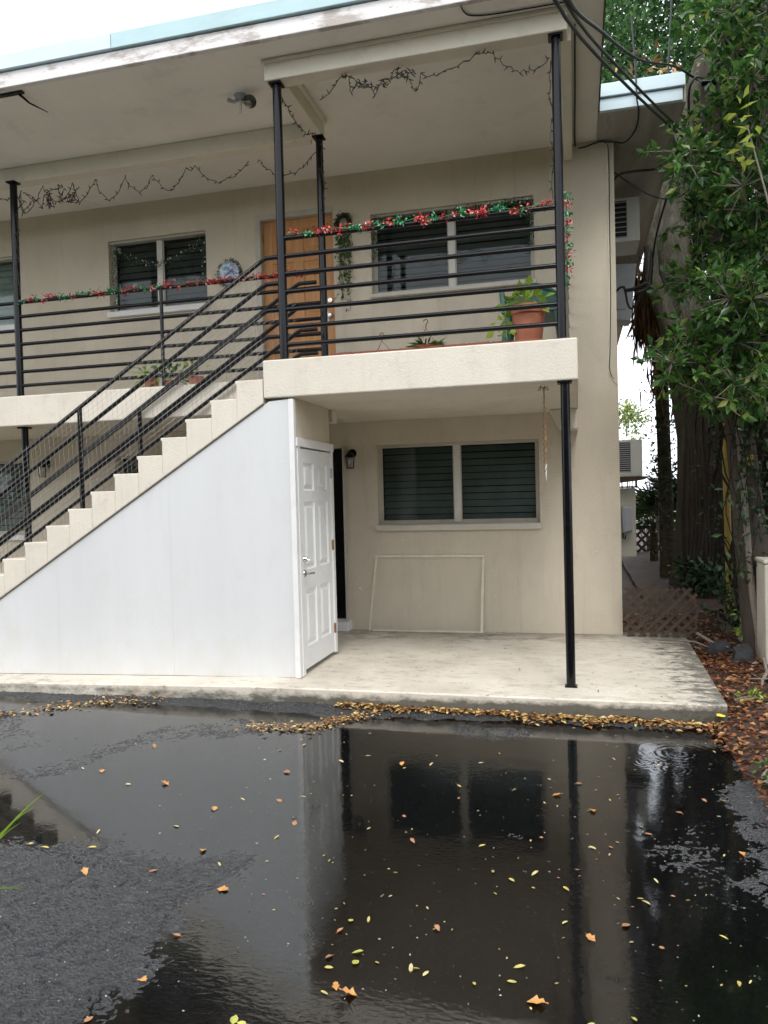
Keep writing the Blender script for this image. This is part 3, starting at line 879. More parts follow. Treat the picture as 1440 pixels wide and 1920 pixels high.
# ------------------------------------------------------------------ posts
def post(x, y, z0, z1, label, r=.037, base=True, capz=True):
    t_ = thing('support_post', label, 'post', (x, y, z0), 'black steel posts carrying slab and roof')
    MB().tube([(x, y, z0), (x, y, z1)], r, 16).build('shaft', M['black'], t_)
    if capz: bx('cap_plate', M['black'], t_, x - .06, x + .055, y - .055, y + .055, z1, z1 + .018, 0.003)
    if base: bx('base_plate', M['black'], t_, x - .05, x + .05, y - .045, y + .05, z0, z0 + .01, 0.003)
    return t_
post(-0.075, 6.34, PZ, SB - .020, 'tall black post from the porch pad to the landing slab corner')
post(-0.092, 6.345, ST, 5.372, 'upper black post at the outer corner of the landing')
post(-2.495, 6.345, ST, 5.372, 'upper black post at the head of the stair with rails both ways', .040)
post(-2.46, YR, ST, 5.368, 'upper black post standing behind the stair head', .037)
post(-6.12, YR, ST, 5.375, 'upper black post on the walkway by the cut off window', .040)
post(-6.08, YR, PZ - .08, SB - .02, 'lower black post behind the stair under the walkway', .037)

# ------------------------------------------------------------------ railings
RZ = [4.03, 3.872, 3.717, 3.559, 3.403, 3.247, 3.09]
fr_ = thing('balcony_railing', 'seven bar black railing across the front of the landing', 'railing', (-1.3, 6.345, ST))
for i, z in enumerate(RZ):
    MB().tube([(-2.46, 6.345, z), (-0.125, 6.345, z)], .0195 if i else .021, 10).build('rail', M['black'], fr_)
# short return rails along the open end
er = thing('side_railing', 'black railing along the open end of the landing back to the wall', 'railing', (-0.09, 7.5, ST))
for i, z in enumerate(RZ):
    MB().tube([(-0.086, 6.385, z), (-0.056, YW - .01, z)], .0195, 10).build('rail', M['black'], er)
wr = thing('walkway_railing', 'seven bar black railing along the upper walkway behind the stair', 'railing', (-6, YR, ST))
for i, z in enumerate(RZ):
    MB().tube([(-12, YR, z), (-2.5, YR, z)], .0195, 10).build('rail', M['black'], wr)
for x in (-4.30, -8.0, -9.9):
    MB().tube([(x, YR, ST), (x, YR, 4.02)], .020, 10).build('post', M['black'], wr)
def stair_rails(y, xe_, label, zs, mesh, px_):
    t_ = thing('stair_railing', label, 'railing', (-4.5, y, 1.5), 'black railings of the stair')
    for z in zs:
        xl = -6.9
        MB().tube([(xe_, y, z), (-2.645, y, z), (-2.69, y, z - .02), (xl, y, z - .02 - .628 * (-2.69 - xl))], .0195, 10).build('rail', M['black'], t_)
    for x in px_:
        kk = int((X0 - x) / RUN)
        zt = Z0 - RISE * kk
        MB().tube([(x, y, zt), (x, y, zs[0] - .02 - .628 * (-2.69 - x) + .01)], .024, 10).build('post', M['black'], t_)
    if mesh:
        mb = MB()
        o = -.024 if mesh > 0 else .024
        for i in range(84):
            x = -2.72 - i * .05
            zt = zs[0] - .628 * (-2.69 - x); zb = zs[0] - .98 - .628 * (-2.69 - x)
            mb.tube([(x - .03, y + o, zt), (x + .03 + random.uniform(-.008, .008), y + o, zb)], .0013, 3, False)
        for i in range(18):
            dz = .03 + i * .053
            xl = -6.85
            mb.tube([(-2.70, y + o + .002, zs[0] - dz), (xl, y + o + .002, zs[0] - dz - .628 * (-2.70 - xl))], .0013, 3, False)
        mb.build('wire_mesh', M['wire'], t_)['kind'] = 'stuff'
    return t_
stair_rails(6.345, -2.50, 'near black stair railing covered in wire mesh', [3.872, 3.64, 3.405, 3.17], 1, (-4.605,))
stair_rails(7.19, -2.47, 'far black stair railing on the walkway side', [3.872, 3.64, 3.405, 3.17], -1, (-4.49,))

# ------------------------------------------------------------------ garlands
def tinsel(name, label, path, pat, spread=.05, n_per=46, parent=None):
    """path: list of 3d points; pat: list of (fraction, colour) clumps along it"""
    t_ = thing(name, label, 'garland', path[0])
    P = np.array(path, float)
    seg = np.linalg.norm(np.diff(P, axis=0), axis=1); cum = np.concatenate([[0], np.cumsum(seg)])
    def at(f):
        s = f * cum[-1]
        return np.array([np.interp(s, cum, P[:, j]) for j in range(3)])
    for colr in ('red', 'green'):
        pts, dirs, ln = [], [], []
        for f, c in pat:
            if c != colr: continue
            ctr = at(f) + rng.normal(0, .010, 3)
            for _ in range(n_per):
                d = rng.normal(size=3); d[2] -= .25
                pts.append(ctr + rng.normal(0, 1, 3) * np.array([spread * .55, spread * .25, spread * .3])); dirs.append(d); ln.append(rng.uniform(.5, 1.1) * spread * .8)
        if pts:
            o = leaf_mesh(colr + '_tinsel', pts, dirs, ln, .016, M['tinsel_' + colr], t_, Nrm=rng.normal(size=(len(pts), 3)))
            o['kind'] = 'stuff'
    MB().tube(path, .004, 5).build('cord', M['tinsel_green'], t_)
    return t_
yF = 6.325
path = [(-2.44, yF, 4.05)] + [(-2.44 + 2.3 * i / 24, yF, 4.05 + .012 * math.sin(i * 1.7)) for i in range(1, 25)]
pat = [(.035, 'red'), (.085, 'green'), (.135, 'red'), (.16, 'red'), (.205, 'red'), (.235, 'red'), (.26, 'green'), (.30, 'green'), (.325, 'red'), (.38, 'green'), (.40, 'red'), (.425, 'green'), (.455, 'green'), (.53, 'red'), (.545, 'red'), (.61, 'red'),
       (.66, 'red'), (.68, 'green'), (.745, 'red'), (.755, 'red'), (.80, 'green'), (.815, 'green'), (.70, 'red'), (.87, 'red'), (.90, 'red'), (.885, 'green'), (.97, 'red'), (.57, 'green')]
tinsel('tinsel_garland', 'red and green tinsel garland along the top bar of the front balcony railing', path, pat, .052, 34)
path = [(-6.05 + 3.5 * i / 30, YR - .02, 4.045 + .014 * math.sin(i * 2.1)) for i in range(31)]
pat = []
for i in range(52):
    f = (i + .5) / 52
    c = 'red' if (f > .52 or rng.random() < .45) else 'green'
    pat.append((f + rng.uniform(-.006, .006), c))
tinsel('tinsel_garland', 'red and green tinsel garland along the walkway railing behind the stair', path, pat, .048, 20)
path = [(-0.035, 6.39 + .02 * math.sin(i * 2.4), 4.16 - i * .047) for i in range(17)]
pat = [((i + .5) / 22, 'green' if (i // 2) % 2 == 0 else 'red') for i in range(22)]
tinsel('tinsel_garland', 'red and green tinsel garland wound down the landing corner post', path, pat, .036, 17)

def garland_swag(label, path, n, sp, dots=True):
    t_ = thing('green_garland', label, 'garland', path[0])
    P = np.array(path); seg = np.linalg.norm(np.diff(P, axis=0), axis=1); cum = np.concatenate([[0], np.cumsum(seg)])
    s = rng.random(n) * cum[-1]
    C = np.stack([np.interp(s, cum, P[:, j]) for j in range(3)], -1) + rng.normal(0, sp, (n, 3)) * np.array([1, .4, 1])
    leaf_mesh('needles', C, rng.normal(size=(n, 3)), rng.uniform(.02, .045, n), .010, M['garland_green'], t_, Nrm=rng.normal(size=(n, 3)))['kind'] = 'stuff'
    if dots:
        mb = MB()
        for i in range(int(cum[-1] / .07)):
            q = np.array([np.interp(i * .07, cum, P[:, j]) for j in range(3)]) + rng.normal(0, sp, 3) * np.array([1, .2, 1]) + np.array([0, -.02, 0])
            r_ = rng.uniform(.006, .013)
            mb.lathe([(0, -r_), (r_ * .7, -r_ * .7), (r_, 0), (r_ * .7, r_ * .7), (0, r_)], tuple(q), 'z', 6)
        mb.build('bauble', M['white_plastic'], t_)['kind'] = 'stuff'
    return t_
yG = YW + .03
garland_swag('thin dark green garland with white baubles swagged across a window', [(-5.74, yG, 4.25), (-5.77, yG, 4.7), (-5.76, yG, 5.02), (-5.5, yG, 4.86), (-5.13, yG, 4.765), (-4.75, yG, 4.86), (-4.52, yG, 5.04), (-4.48, yG, 4.9), (-4.49, yG, 4.5)], 900, .025)
garland_swag('thick dark green garland along the top of the window beside the wooden door', [(-2.27, yG, 4.55), (-2.27, yG, 4.98), (-2.0, yG, 4.965), (-1.5, yG, 4.95), (-1.1, yG, 4.985), (-.75, yG, 4.99), (-.5, yG, 5.0), (-.43, yG, 4.98), (-.43, yG, 4.5)], 2400, .035)

# string lights
def string_lights(label, path, sub=6, sag=0.0, dens=.045):
    t_ = thing('string_lights', label, 'string lights', path[0])
    P = [Vector(p) for p in path]
    pts = []
    for i in range(len(P) - 1):
        for k in range(sub):
            f = k / sub
            q = P[i].lerp(P[i + 1], f)
            q = q + Vector((random.uniform(-.012, .012), random.uniform(-.012, .012), random.uniform(-.014, .014) - sag * math.sin(math.pi * f)))
            pts.append(q)
    pts.append(P[-1])
    MB().tube(pts, .0042, 5).build('cord', M['cord'], t_)
    mb = MB(); acc = 0
    for i in range(len(pts) - 1):
        acc += (pts[i + 1] - pts[i]).length
        if acc > dens:
            acc = 0
            d = Vector((random.uniform(-1, 1), random.uniform(-.6, .6), random.uniform(-1, 1))).normalized()
            mb.tube([pts[i], pts[i] + d * .018, pts[i] + d * .042], [.0055, .0055, .001], 5)
    mb.build('bulb', M['cord'], t_)['kind'] = 'stuff'
    return t_
yS = YR + .0
k_ = 7.38 / 7.28
bk = [(-6.219, 5.198), (-6.007, 5.202), (-5.876, 4.979), (-5.657, 5.247), (-5.460, 5.047), (-5.283, 5.229), (-5.191, 5.027), (-4.996, 5.233), (-4.828, 4.983), (-4.630, 5.221), (-4.457, 5.023), (-4.304, 5.201), (-4.103, 5.008), (-3.896, 5.221), (-3.804, 5.226), (-3.583, 5.054), (-3.445, 5.052), (-3.195, 5.200)]
f3 = lambda L, y0, y1: [(x * y1 / y0, y1, 1.72 + (z - 1.72) * y1 / y0) for x, z in L]
L1 = f3(bk, 7.28, 7.39)
string_lights('dark string lights looped along the walkway roof beam', L1, 6, .035)
tangle = []
for i in range(34):
    tangle.append((-6.2 + .95 * random.random(), 7.37, 5.12 + random.uniform(-.10, .16)))
tangle.sort(key=lambda p: p[0] + random.uniform(-.12, .12))
string_lights('tangled dark string lights bunched beside the walkway post', tangle, 3, .0, .04)
string_lights('short swag of dark string lights behind the stair head post', f3([(-3.083, 5.212), (-2.941, 5.058), (-2.740, 5.011), (-2.467, 5.193)], 7.28, 7.38), 6, .03)
FS = [(-2.083, 5.153), (-1.885, 5.340), (-1.837, 5.350), (-1.651, 5.199), (-1.510, 5.244), (-1.323, 5.303), (-1.237, 5.104), (-1.188, 5.237), (-1.008, 5.230), (-0.709, 5.346), (-0.622, 5.340), (-0.419, 5.156), (-0.271, 5.132), (-0.143, 5.204)]
string_lights('dark string lights strung under the front roof beam', f3(FS, 6.3, 6.36), 7, .02)
tangle = [(-1.83, 6.37, 5.35)]
for i in range(26):
    f = i / 26
    tangle.append((-1.82 + .62 * f + random.uniform(-.05, .05), 6.37, 5.20 + .09 * abs(math.sin(f * 9)) + random.uniform(-.06, .06) + (.05 if f > .5 else 0)))
string_lights('knotted bunch of dark string lights under the front roof beam', tangle, 3, 0, .035)
string_lights('dark string lights hanging down beside the landing corner post', [(-.145, 6.36, 5.22), (-.15, 6.36, 4.95), (-.135, 6.36, 4.84), (-.15, 6.36, 4.6), (-.130, 6.36, 4.37), (-.14, 6.36, 4.1)], 6, 0, .045)
string_lights('dark string lights drooping along the underside of the short cross beam', [(-2.52, 6.42, 5.37), (-2.50, 6.6, 5.30), (-2.50, 6.9, 5.26), (-2.49, 7.1, 5.30), (-2.45, 7.25, 5.36)], 6, .0)
string_lights('string lights wound down the post behind the stair head', [(-2.415, 7.335, 5.3), (-2.425, 7.335, 5.1), (-2.41, 7.335, 4.9), (-2.42, 7.335, 4.6)], 5, 0)
string_lights('string lights with pale bulbs hanging beside the walkway post', [(-6.06, 7.34, 5.0), (-6.05, 7.34, 4.7), (-6.06, 7.34, 4.4), (-6.05, 7.34, 4.1)], 6, 0)

# ------------------------------------------------------------------ wall decorations
pl = thing('wall_plaque', 'round blue and pink patterned plaque with a dark green wreath rim', 'plaque', (-4.125, YW, 4.545))
m, t, b = new_mat('blue_pink_plaque')
p = pos(t, (1, 1, 2.2))
c = mixcol(t, ramp(t, noise(t, p, 11, 5, .7), [(0.42, 0), (0.58, 1)]), (0.14, 0.30, 0.46), (0.62, 0.72, 0.80))
c = mixcol(t, ramp(t, noise(t, pos(t, (1, 1, 4)), 9, 3, .6), [(0.55, 0), (0.62, .8)]), c, (0.55, 0.30, 0.36))
t.links.new(c, b.inputs['Base Color']); b.inputs['Roughness'].default_value = .35
MB().lathe([(0, -.03), (.13, -.028), (.145, -.012), (.148, 0)], (-4.125, YW - .002, 4.545), 'y', 32).build('disc', m, pl)
an = rng.random(230) * 2 * math.pi
C = np.stack([-4.125 + .158 * np.cos(an), np.full(230, YW - .02), 4.545 + .158 * np.sin(an)], -1) + rng.normal(0, .009, (230, 3)) * np.array([1, .4, 1])
leaf_mesh('wreath', C, rng.normal(size=(230, 3)), .03, .012, M['leaf_dark'], pl, Nrm=rng.normal(size=(230, 3)))['kind'] = 'stuff'
MB().tube([(-4.18, YW - .036, 4.50), (-4.125, YW - .036, 4.545), (-4.07, YW - .036, 4.575)], .005, 5).build('pointer', M['dark'], pl)

hg = thing('hanging_vine', 'dark round wreath with long trailing green vine strands beside the wooden door', 'wall hanging', (-2.625, YW, 5.0))
MB().lathe([(0.05, -.02), (.075, -.035), (.10, -.02), (.075, -.002)], (-2.63, YW - .003, 5.00), 'y', 20).build('ring', M['lattice_dark'], hg)
an = rng.random(220) * 2 * math.pi
C = np.stack([-2.63 + .088 * np.cos(an), np.full(220, YW - .03), 5.0 + .088 * np.sin(an)], -1) + rng.normal(0, .012, (220, 3))
leaf_mesh('leaves', C, rng.normal(size=(220, 3)), .04, .02, M['leaf_dark'], hg)['kind'] = 'stuff'
for dx, ln in ((-.05, .85), (.0, .62), (.055, .98)):
    pts = [(-2.63 + dx + .015 * math.sin(i * 1.3), YW - .02, 4.93 - ln * i / 12) for i in range(13)]
    MB().tube(pts, .004, 5).build('strand', M['twig'], hg)
    nl = int(150 * ln)
    s = rng.random(nl)
    s = np.where(rng.random(nl) < .5, s * .55, s)
    C = np.stack([-2.63 + dx + rng.normal(0, .022, nl), YW - .03 + rng.normal(0, .01, nl), 4.93 - ln * s], -1)
    leaf_mesh('leaves', C, rng.normal(size=(nl, 3)) + np.array([0, 0, -.8]), .05, .022, M['leaf_near'], hg)['kind'] = 'stuff'

# ------------------------------------------------------------------ wall lanterns, flood light
def lantern(x, z, label):
    y = YW
    t_ = thing('wall_lantern', label, 'wall lamp', (x, y, z), 'black wall lanterns by the ground floor doors')
    MB().lathe([(0, -.012), (.05, -.012), (.055, 0)], (x, y - .002, z + .06), 'y', 16).build('back_plate', M['black'], t_)
    MB().tube([(x, y - .01, z + .06), (x, y - .06, z + .10), (x, y - .10, z + .085)], .010, 8).build('arm', M['black'], t_)
    MB().lathe([(.004, .075), (.03, .065), (.06, .03), (.066, .015), (.06, .01)], (x, y - .10, z), 'z', 12).build('hood', M['black'], t_)
    mb = MB()
    for a in range(6):
        an = a * math.pi / 3
        q = (math.cos(an), math.sin(an))
        mb.tube([(x + q[0] * .055, y - .10 + q[1] * .055, z + .012), (x + q[0] * .042, y - .10 + q[1] * .042, z - .12)], .004, 5)
    mb.lathe([(.0, -.125), (.046, -.125), (.048, -.115), (.0, -.112)], (x, y - .10, z), 'z', 12)
    mb.build('cage', M['black'], t_)
    MB().lathe([(.052, .010), (.040, -.115)], (x, y - .10, z), 'z', 12).build('glass', M['lamp_glass'], t_)
    MB().lathe([(.0, -.08), (.016, -.07), (.020, -.04), (.012, -.01), (.0, 0)], (x, y - .10, z), 'z', 10).build('bulb', M['white_plastic'], t_)
lantern(-2.60, 2.19, 'black wall lantern beside the closet door')
lantern(-6.86, 2.22, 'black wall lantern seen through the stair railing')

fl = thing('flood_light', 'twin flood light with one glass bulb on the ceiling above the stair', 'flood light', (-3.0, 6.75, CZ))
MB().lathe([(0, -.04), (.05, -.04), (.062, 0)], (-3.02, 6.74, CZ - .002), 'z', 14).build('mount', M['grey_box'], fl)
fa = Vector((-3.02, 6.74, CZ - .04))
hd = Vector((.55, -.80, -.12)).normalized()
MB().tube([fa, fa + Vector((.05, .0, -.05))], .012, 8).build('arm', M['chrome'], fl)
h0 = fa + Vector((.06, .02, -.06))
MB().tube([h0, h0 + hd * .05, h0 + hd * .09, h0 + hd * .12], [.022, .030, .056, .062], 18, False).build('lamp_head', M['chrome'], fl)
MB().tube([h0 + hd * .118, h0 + hd * .128, h0 + hd * .135], [.060, .045, .012], 18).build('lens', M['lamp_glass'], fl)
MB().tube([h0 + hd * .05, h0 + hd * .075, h0 + hd * .10], [.020, .026, .010], 12).build('bulb', M['white_plastic'], fl)
MB().tube([fa, fa + Vector((-.06, -.01, -.02)), fa + Vector((-.12, -.03, .0))], [.010, .016, .020], 10).build('socket', M['grey_box'], fl)
MB().tube([fa, fa + Vector((.005, -.02, -.06)), fa + Vector((.005, -.03, -.14))], [.010, .017, .014], 10).build('socket', M['alu_pale'], fl)
hr = thing('hanger_rod', 'thin black bracket rod under the eave above the stair foot', 'bracket', (-4.95, 6.1, CZ))
MB().box(-5.2, -4.9, 6.06, 6.10, CZ - .022, CZ - .002).build('plate', M['black'], hr, .003)
MB().tube([(-4.95, 6.09, CZ - .02), (-4.93, 6.2, CZ - .05), (-4.90, 6.42, CZ - .035)], [.014, .009, .004], 8).build('rod', M['black'], hr)

# ------------------------------------------------------------------ screen frame leaning on the wall
sf = thing('screen_frame', 'empty beige window screen frame leaning on the wall', 'screen frame', (-1.7, 8.66, PZ))
w_ = .028
def leanbox(x0, x1, z0, z1, parent):
    mb = MB().box(x0, x1, -.008, .014, z0, z1)
    mb.v = [(x, 8.64 + .075 * (z / .88) + y, PZ + .003 + z) for x, y, z in mb.v]
    mb.build('bar', M['pvc'], parent, .002)
leanbox(-2.43 + .05, -1.065, 0, w_ * .6, sf)
leanbox(-2.35, -1.045, .865, .865 + w_, sf)
mbar = MB().box(0, w_ * .7, 0, .014, 0, .86)
mbar.v = [(-2.425 + .08 * (z / .86) + x, 8.64 + .075 * (z / .88) + y, PZ + .004 + z) for x, y, z in mbar.v]
mbar.build('bar', M['pvc'], sf, .002)
mbar = MB().box(0, w_, 0, .014, 0, .86)
mbar.v = [(-1.10 + .03 * (z / .86) + x, 8.64 + .075 * (z / .88) + y, PZ + .004 + z) for x, y, z in mbar.v]
mbar.build('bar', M['pvc'], sf, .002)

# golden wind chime
wc = thing('wind_chime', 'thin gold spiral wind chime hanging under the landing slab', 'wind chime', (-.24, 6.45, SB))
bow = MB()
for q in range(5):
    an = q * 1.26
    bow.tube([(-.25, 6.45, SB - .035), (-.25 + .03 * math.cos(an), 6.45 + .02 * math.sin(an), SB - .02 + .012 * math.sin(q)), (-.25 + .045 * math.cos(an + .4), 6.45, SB - .05)], .004, 5)
bow.build('bow', M['rust'], wc)
for ph in (0, math.pi):
    pts = [(-.247 + (.011 * math.sin(i * .75 + ph)) * (1 if i > 14 else .45), 6.45 + (.011 * math.cos(i * .75 + ph)), SB - .03 - .70 * i / 60) for i in range(61)]
    MB().tube(pts, .003, 5).build('spiral', M['rust'] if ph else M['brass'], wc)
MB().tube([(-.243, 6.45, SB - .66), (-.243, 6.45, SB - .72), (-.24, 6.45, SB - .80)], [.010, .008, .001], 6).build('tail', M['white_plastic'], wc)

# ------------------------------------------------------------------ things on the landing
def plant_leaves(name, c, n, spread, ln, wd_, mat, parent, upb=.6, zsc=.5):
    P = np.array(c) + rng.normal(size=(n, 3)) * np.array([spread, spread, spread * zsc])
    D = (P - np.array(c)) + rng.normal(size=(n, 3)) * .03 + np.array([0, 0, upb * .05])
    o = leaf_mesh(name, P, D, rng.uniform(.7, 1.2, n) * ln, rng.uniform(.7, 1.2, n) * wd_, mat, parent)
    o['kind'] = 'stuff'
    return o
def pot(c, r, hgt, mat, parent):
    mb = MB().lathe([(r * .72, 0), (r * .95, hgt * .80), (r * 1.0, hgt * .80), (r * 1.04, hgt), (r * .96, hgt), (r * .93, hgt * .9), (0, hgt * .88)], c, 'z', 28)
    mb.lathe([(0, .001), (r * .72, .0)], c, 'z', 28)
    return mb.build('pot', mat, parent)
P1 = (-.365, 6.53, ST)
tp = thing('potted_plant', 'large terracotta pot of pale green pothos on the landing corner', 'potted plant', P1)
pot(P1, .145, .335, M['terracotta'], tp)
MB().lathe([(0, 0), (.14, 0), (.165, .035), (.16, .035), (.138, .012)], (P1[0], P1[1], P1[2] + .001), 'z', 28).build('saucer', M['terracotta'], tp)
plant_leaves('foliage', (-.37, 6.53, ST + .40), 46, .075, .10, .065, M['leaf_pothos'], tp, 1.0, .55)
plant_leaves('foliage', (-.56, 6.47, ST + .25), 16, .05, .085, .06, M['leaf_pothos'], tp, -.3, 1.0)
plant_leaves('foliage', (-.55, 6.47, ST + .10), 6, .03, .07, .05, M['leaf_pothos'], tp, -.5, 1.0)
MB().tube([(-.42, 6.5, ST + .36), (-.53, 6.46, ST + .38), (-.56, 6.46, ST + .24), (-.54, 6.46, ST + .06)], .004, 5).build('stem', M['leaf_pothos'], tp)

ch = thing('plastic_chair', 'dark green moulded plastic chair behind the large pot', 'chair', (-.33, 7.3, ST))
GP = M['green_plastic']
cx, cy, cz = -.36, 7.25, ST
arch = [(cx - .27 + .54 * i / 12, cy + .30 - .03 * math.sin(math.pi * i / 12), cz + .62 + .15 * math.sin(math.pi * i / 12)) for i in range(13)]
mb = MB(); mb.tube(arch, .028, 8); mb.tube([arch[0], (cx - .26, cy + .28, cz + .42)], .026, 8); mb.tube([arch[-1], (cx + .26, cy + .28, cz + .42)], .026, 8)
mb.build('back_frame', GP, ch)
for i in range(5):
    x = cx - .17 + .085 * i
    zt = cz + .598
    bx('back_slat', GP, ch, x - .03, x + .03, cy + .275, cy + .295, cz + .43, zt, .005)
MB().prism_y([(cx - .262, cz + .60), (cx + .262, cz + .60)] + [(cx + .262 - .524 * i / 12, cz + .615 + .15 * math.sin(math.pi * i / 12)) for i in range(13)], cy + .268, cy + .288).build('backrest', GP, ch)
bx('seat', GP, ch, cx - .25, cx + .25, cy - .22, cy + .29, cz + .40, cz + .43, .012)
for sx_ in (-1, 1):
    for sy_ in (-1, 1):
        MB().tube([(cx + sx_ * .22, cy + .03 + sy_ * .22, cz + .40), (cx + sx_ * .27, cy + .03 + sy_ * .27, cz)], [.034, .026], 8).build('leg', GP, ch)
    MB().tube([(cx + sx_ * .26, cy + .27, cz + .62), (cx + sx_ * .28, cy, cz + .63), (cx + sx_ * .27, cy - .20, cz + .60), (cx + sx_ * .25, cy - .22, cz + .41)], .024, 8).build('arm', GP, ch)

# bricks lying in a row near the edge of the landing
bm = None
for i in range(9):
    x0 = -2.12 + i * .205
    o = bx('brick', M['brick'], None, -.099, .099, -.045, .045, 0, .065, .006) if bm is None else bm.copy()
    if bm is None: bm = o
    else: COL.objects.link(o)
    o.location = (x0 + .1, 6.56 + random.uniform(-.01, .01), ST + .001 - (.01 if i % 4 == 3 else 0) * 0)
    o.rotation_euler = (0, 0, random.uniform(-.05, .05))
    if i == 0: lb = 'red brick at the wooden door end of the row on the landing'
    elif i == 8: lb = 'red brick at the flower pot end of the row on the landing'
    else: lb = ('second', 'third', 'fourth', 'fifth', 'sixth', 'seventh', 'eighth')[i - 1] + ' red brick from the wooden door end of the row on the landing'
    tag(o, lb, 'brick', 'red bricks laid in a row on the landing')
def hanging_basket(x, y, label, leafy):
    t_ = thing('hanging_basket', label, 'planter', (x, y, ST))
    MB().lathe([(.05, 0), (.11, .075), (.118, .078), (.11, .07), (0, .06)], (x, y, ST + .001), 'z', 20).build('bowl', M['terracotta'], t_)
    zt = ST + (.245 if leafy else .19)
    for a in range(3):
        an = a * 2.09 + .4
        MB().tube([(x + .11 * math.cos(an), y + .11 * math.sin(an), ST + .075), (x, y, zt)], .0022, 4).build('wire', M['rust'], t_)
    MB().tube([(x, y, zt), (x + .004, y, zt + .03), (x + .022, y, zt + .05), (x + .012, y, zt + .075), (x - .012, y, zt + .07), (x - .018, y, zt + .055)], .005, 6).build('hook', M['rust'], t_)
    if leafy:
        n = 42
        an = rng.random(n) * 6.28
        D = np.stack([np.cos(an), np.sin(an), rng.uniform(.05, .55, n)], -1)
        P = np.array([x, y, ST + .07]) + D * .02
        leaf_mesh('foliage', P, D, rng.uniform(.12, .2, n), .02, M['leaf_near'], t_)['kind'] = 'stuff'
hanging_basket(-1.26, 6.60, 'low hanging basket of spiky green leaves set down beside the bricks', True)
hanging_basket(-1.70, 6.75, 'empty hanging basket with a rusty hook set down behind the bricks', False)
def small_pot(x, y, r, hh, label, n, mat):
    t_ = thing('potted_plant', label, 'potted plant', (x, y, ST))
    pot((x, y, ST), r, hh, M['terracotta'], t_)
    plant_leaves('foliage', (x, y, ST + hh + .05), n, .075, .09, .045, mat, t_, .8, .7)
small_pot(-4.52, 7.50, .085, .13, 'small terracotta pot with pale leaves at the edge of the walkway', 50, M['leaf_pothos'])
small_pot(-4.28, 7.52, .075, .10, 'small terracotta pot with loose drooping leaves on the walkway', 60, M['leaf_near'])
small_pot(-3.98, 7.50, .085, .12, 'small terracotta pot with sparse leaves nearest the stair head', 26, M['leaf_pothos'])

# ------------------------------------------------------------------ side wall fittings
def window_ac(x0, x1, y0, y1, z0, z1, label, n):
    t_ = thing('window_air_conditioner', label, 'air conditioner', (x0, y0, z0), 'air conditioners on the side wall')
    fw = (x1 - x0)
    gx1 = x0 + fw * .58
    mb = MB().box(x0, x1, y0 + .012, y1, z0, z1)
    mb.box(gx1, x1, y0, y0 + .0115, z0, z1)
    mb.box(x0, gx1 - .001, y0, y0 + .0115, z1 - .03, z1); mb.box(x0, gx1 - .001, y0, y0 + .0115, z0, z0 + .05)
    mb.build('case', M['white_plastic'], t_, .003)
    bx('grille_back', M['dark'], t_, x0 + .002, gx1 - .002, y0 + .008, y0 + .0112, z0 + .052, z1 - .032, 0)
    fst = None
    for i in range(n):
        z = z0 + .06 + (z1 - z0 - .11) * i / (n - 1)
        if fst is None:
            fst = bx('louver', M['grey_box'], t_, x0 + .004, gx1 - .004, y0 + .001, y0 + .0075, -.006, .006, 0); o = fst
        else:
            o = fst.copy(); COL.objects.link(o); o.parent = t_; o.matrix_parent_inverse = fst.matrix_parent_inverse.copy()
        o.location.z = z
    return t_
window_ac(0.466, 0.825, 10.0, 10.6, 4.835, 5.375, 'white window air conditioner high on the side wall under the eave', 8)
ac = window_ac(0.466, 0.79, 9.8, 10.4, 1.895, 2.345, 'white louvred air conditioner low on the side wall above the grey box', 14)
sh = thing('wall_shelf', 'weathered shelf under the lower air conditioner', 'shelf', (.5, 9.8, 1.85))
MB().prism_y([(.466, 1.815), (.80, 1.850), (.845, 1.875), (.845, 1.892), (.466, 1.888)], 9.72, 10.45).build('board', M['lattice'], sh, .004)
MB().box(.466, .70, 9.80, 9.84, 1.755, 1.775).box(.70, .725, 9.80, 9.84, 1.755, 1.845).build('bracket', M['black'], sh, .003)
cb = thing('utility_cabinet', 'beige utility cabinet fixed to the side wall below the shelf', 'cabinet', (.6, 10, .88))
bx('case', M['beige_box'], cb, .466, .705, 9.86, 10.5, .90, 1.75, .004)
bx('lid', M['beige_box'], cb, .466, .722, 9.84, 10.51, 1.752, 1.78 - .03, .004)
eb = thing('electrical_box', 'grey electrical box hung crooked on the beige cabinet', 'electrical box', (.62, 9.84, 1.3))
mb = MB().prism_y([(.545, 1.20), (.655, 1.225), (.645, 1.515), (.535, 1.525)], 9.76, 9.852)
mb.build('case', M['grey_box'], eb, .006)
MB().prism_y([(.565, 1.215), (.652, 1.235), (.640, 1.50), (.560, 1.51)], 9.748, 9.759).build('door', M['grey_box'], eb, .003)
MB().tube([(.545, 9.80, 1.20), (.545, 9.80, 1.14), (.57, 9.80, 1.125), (.575, 9.8, 1.17)], .012, 7).build('conduit', M['cable'], eb)
ub = thing('meter_cabinet', 'grey meter cabinet on the side wall under the upper air conditioner', 'cabinet', (.6, 10.3, 4.0))
MB().prism_y([(.466, 3.93), (.715, 3.90), (.80, 4.62), (.466, 4.64)], 10.25, 10.6).build('case', M['grey_box'], ub, .006)
bx('door', M['grey_box'], ub, .50, .66, 10.238, 10.249, 4.05, 4.55, .004)
bx('latch', M['dark'], ub, .645, .655, 10.228, 10.237, 4.26, 4.34, .001)

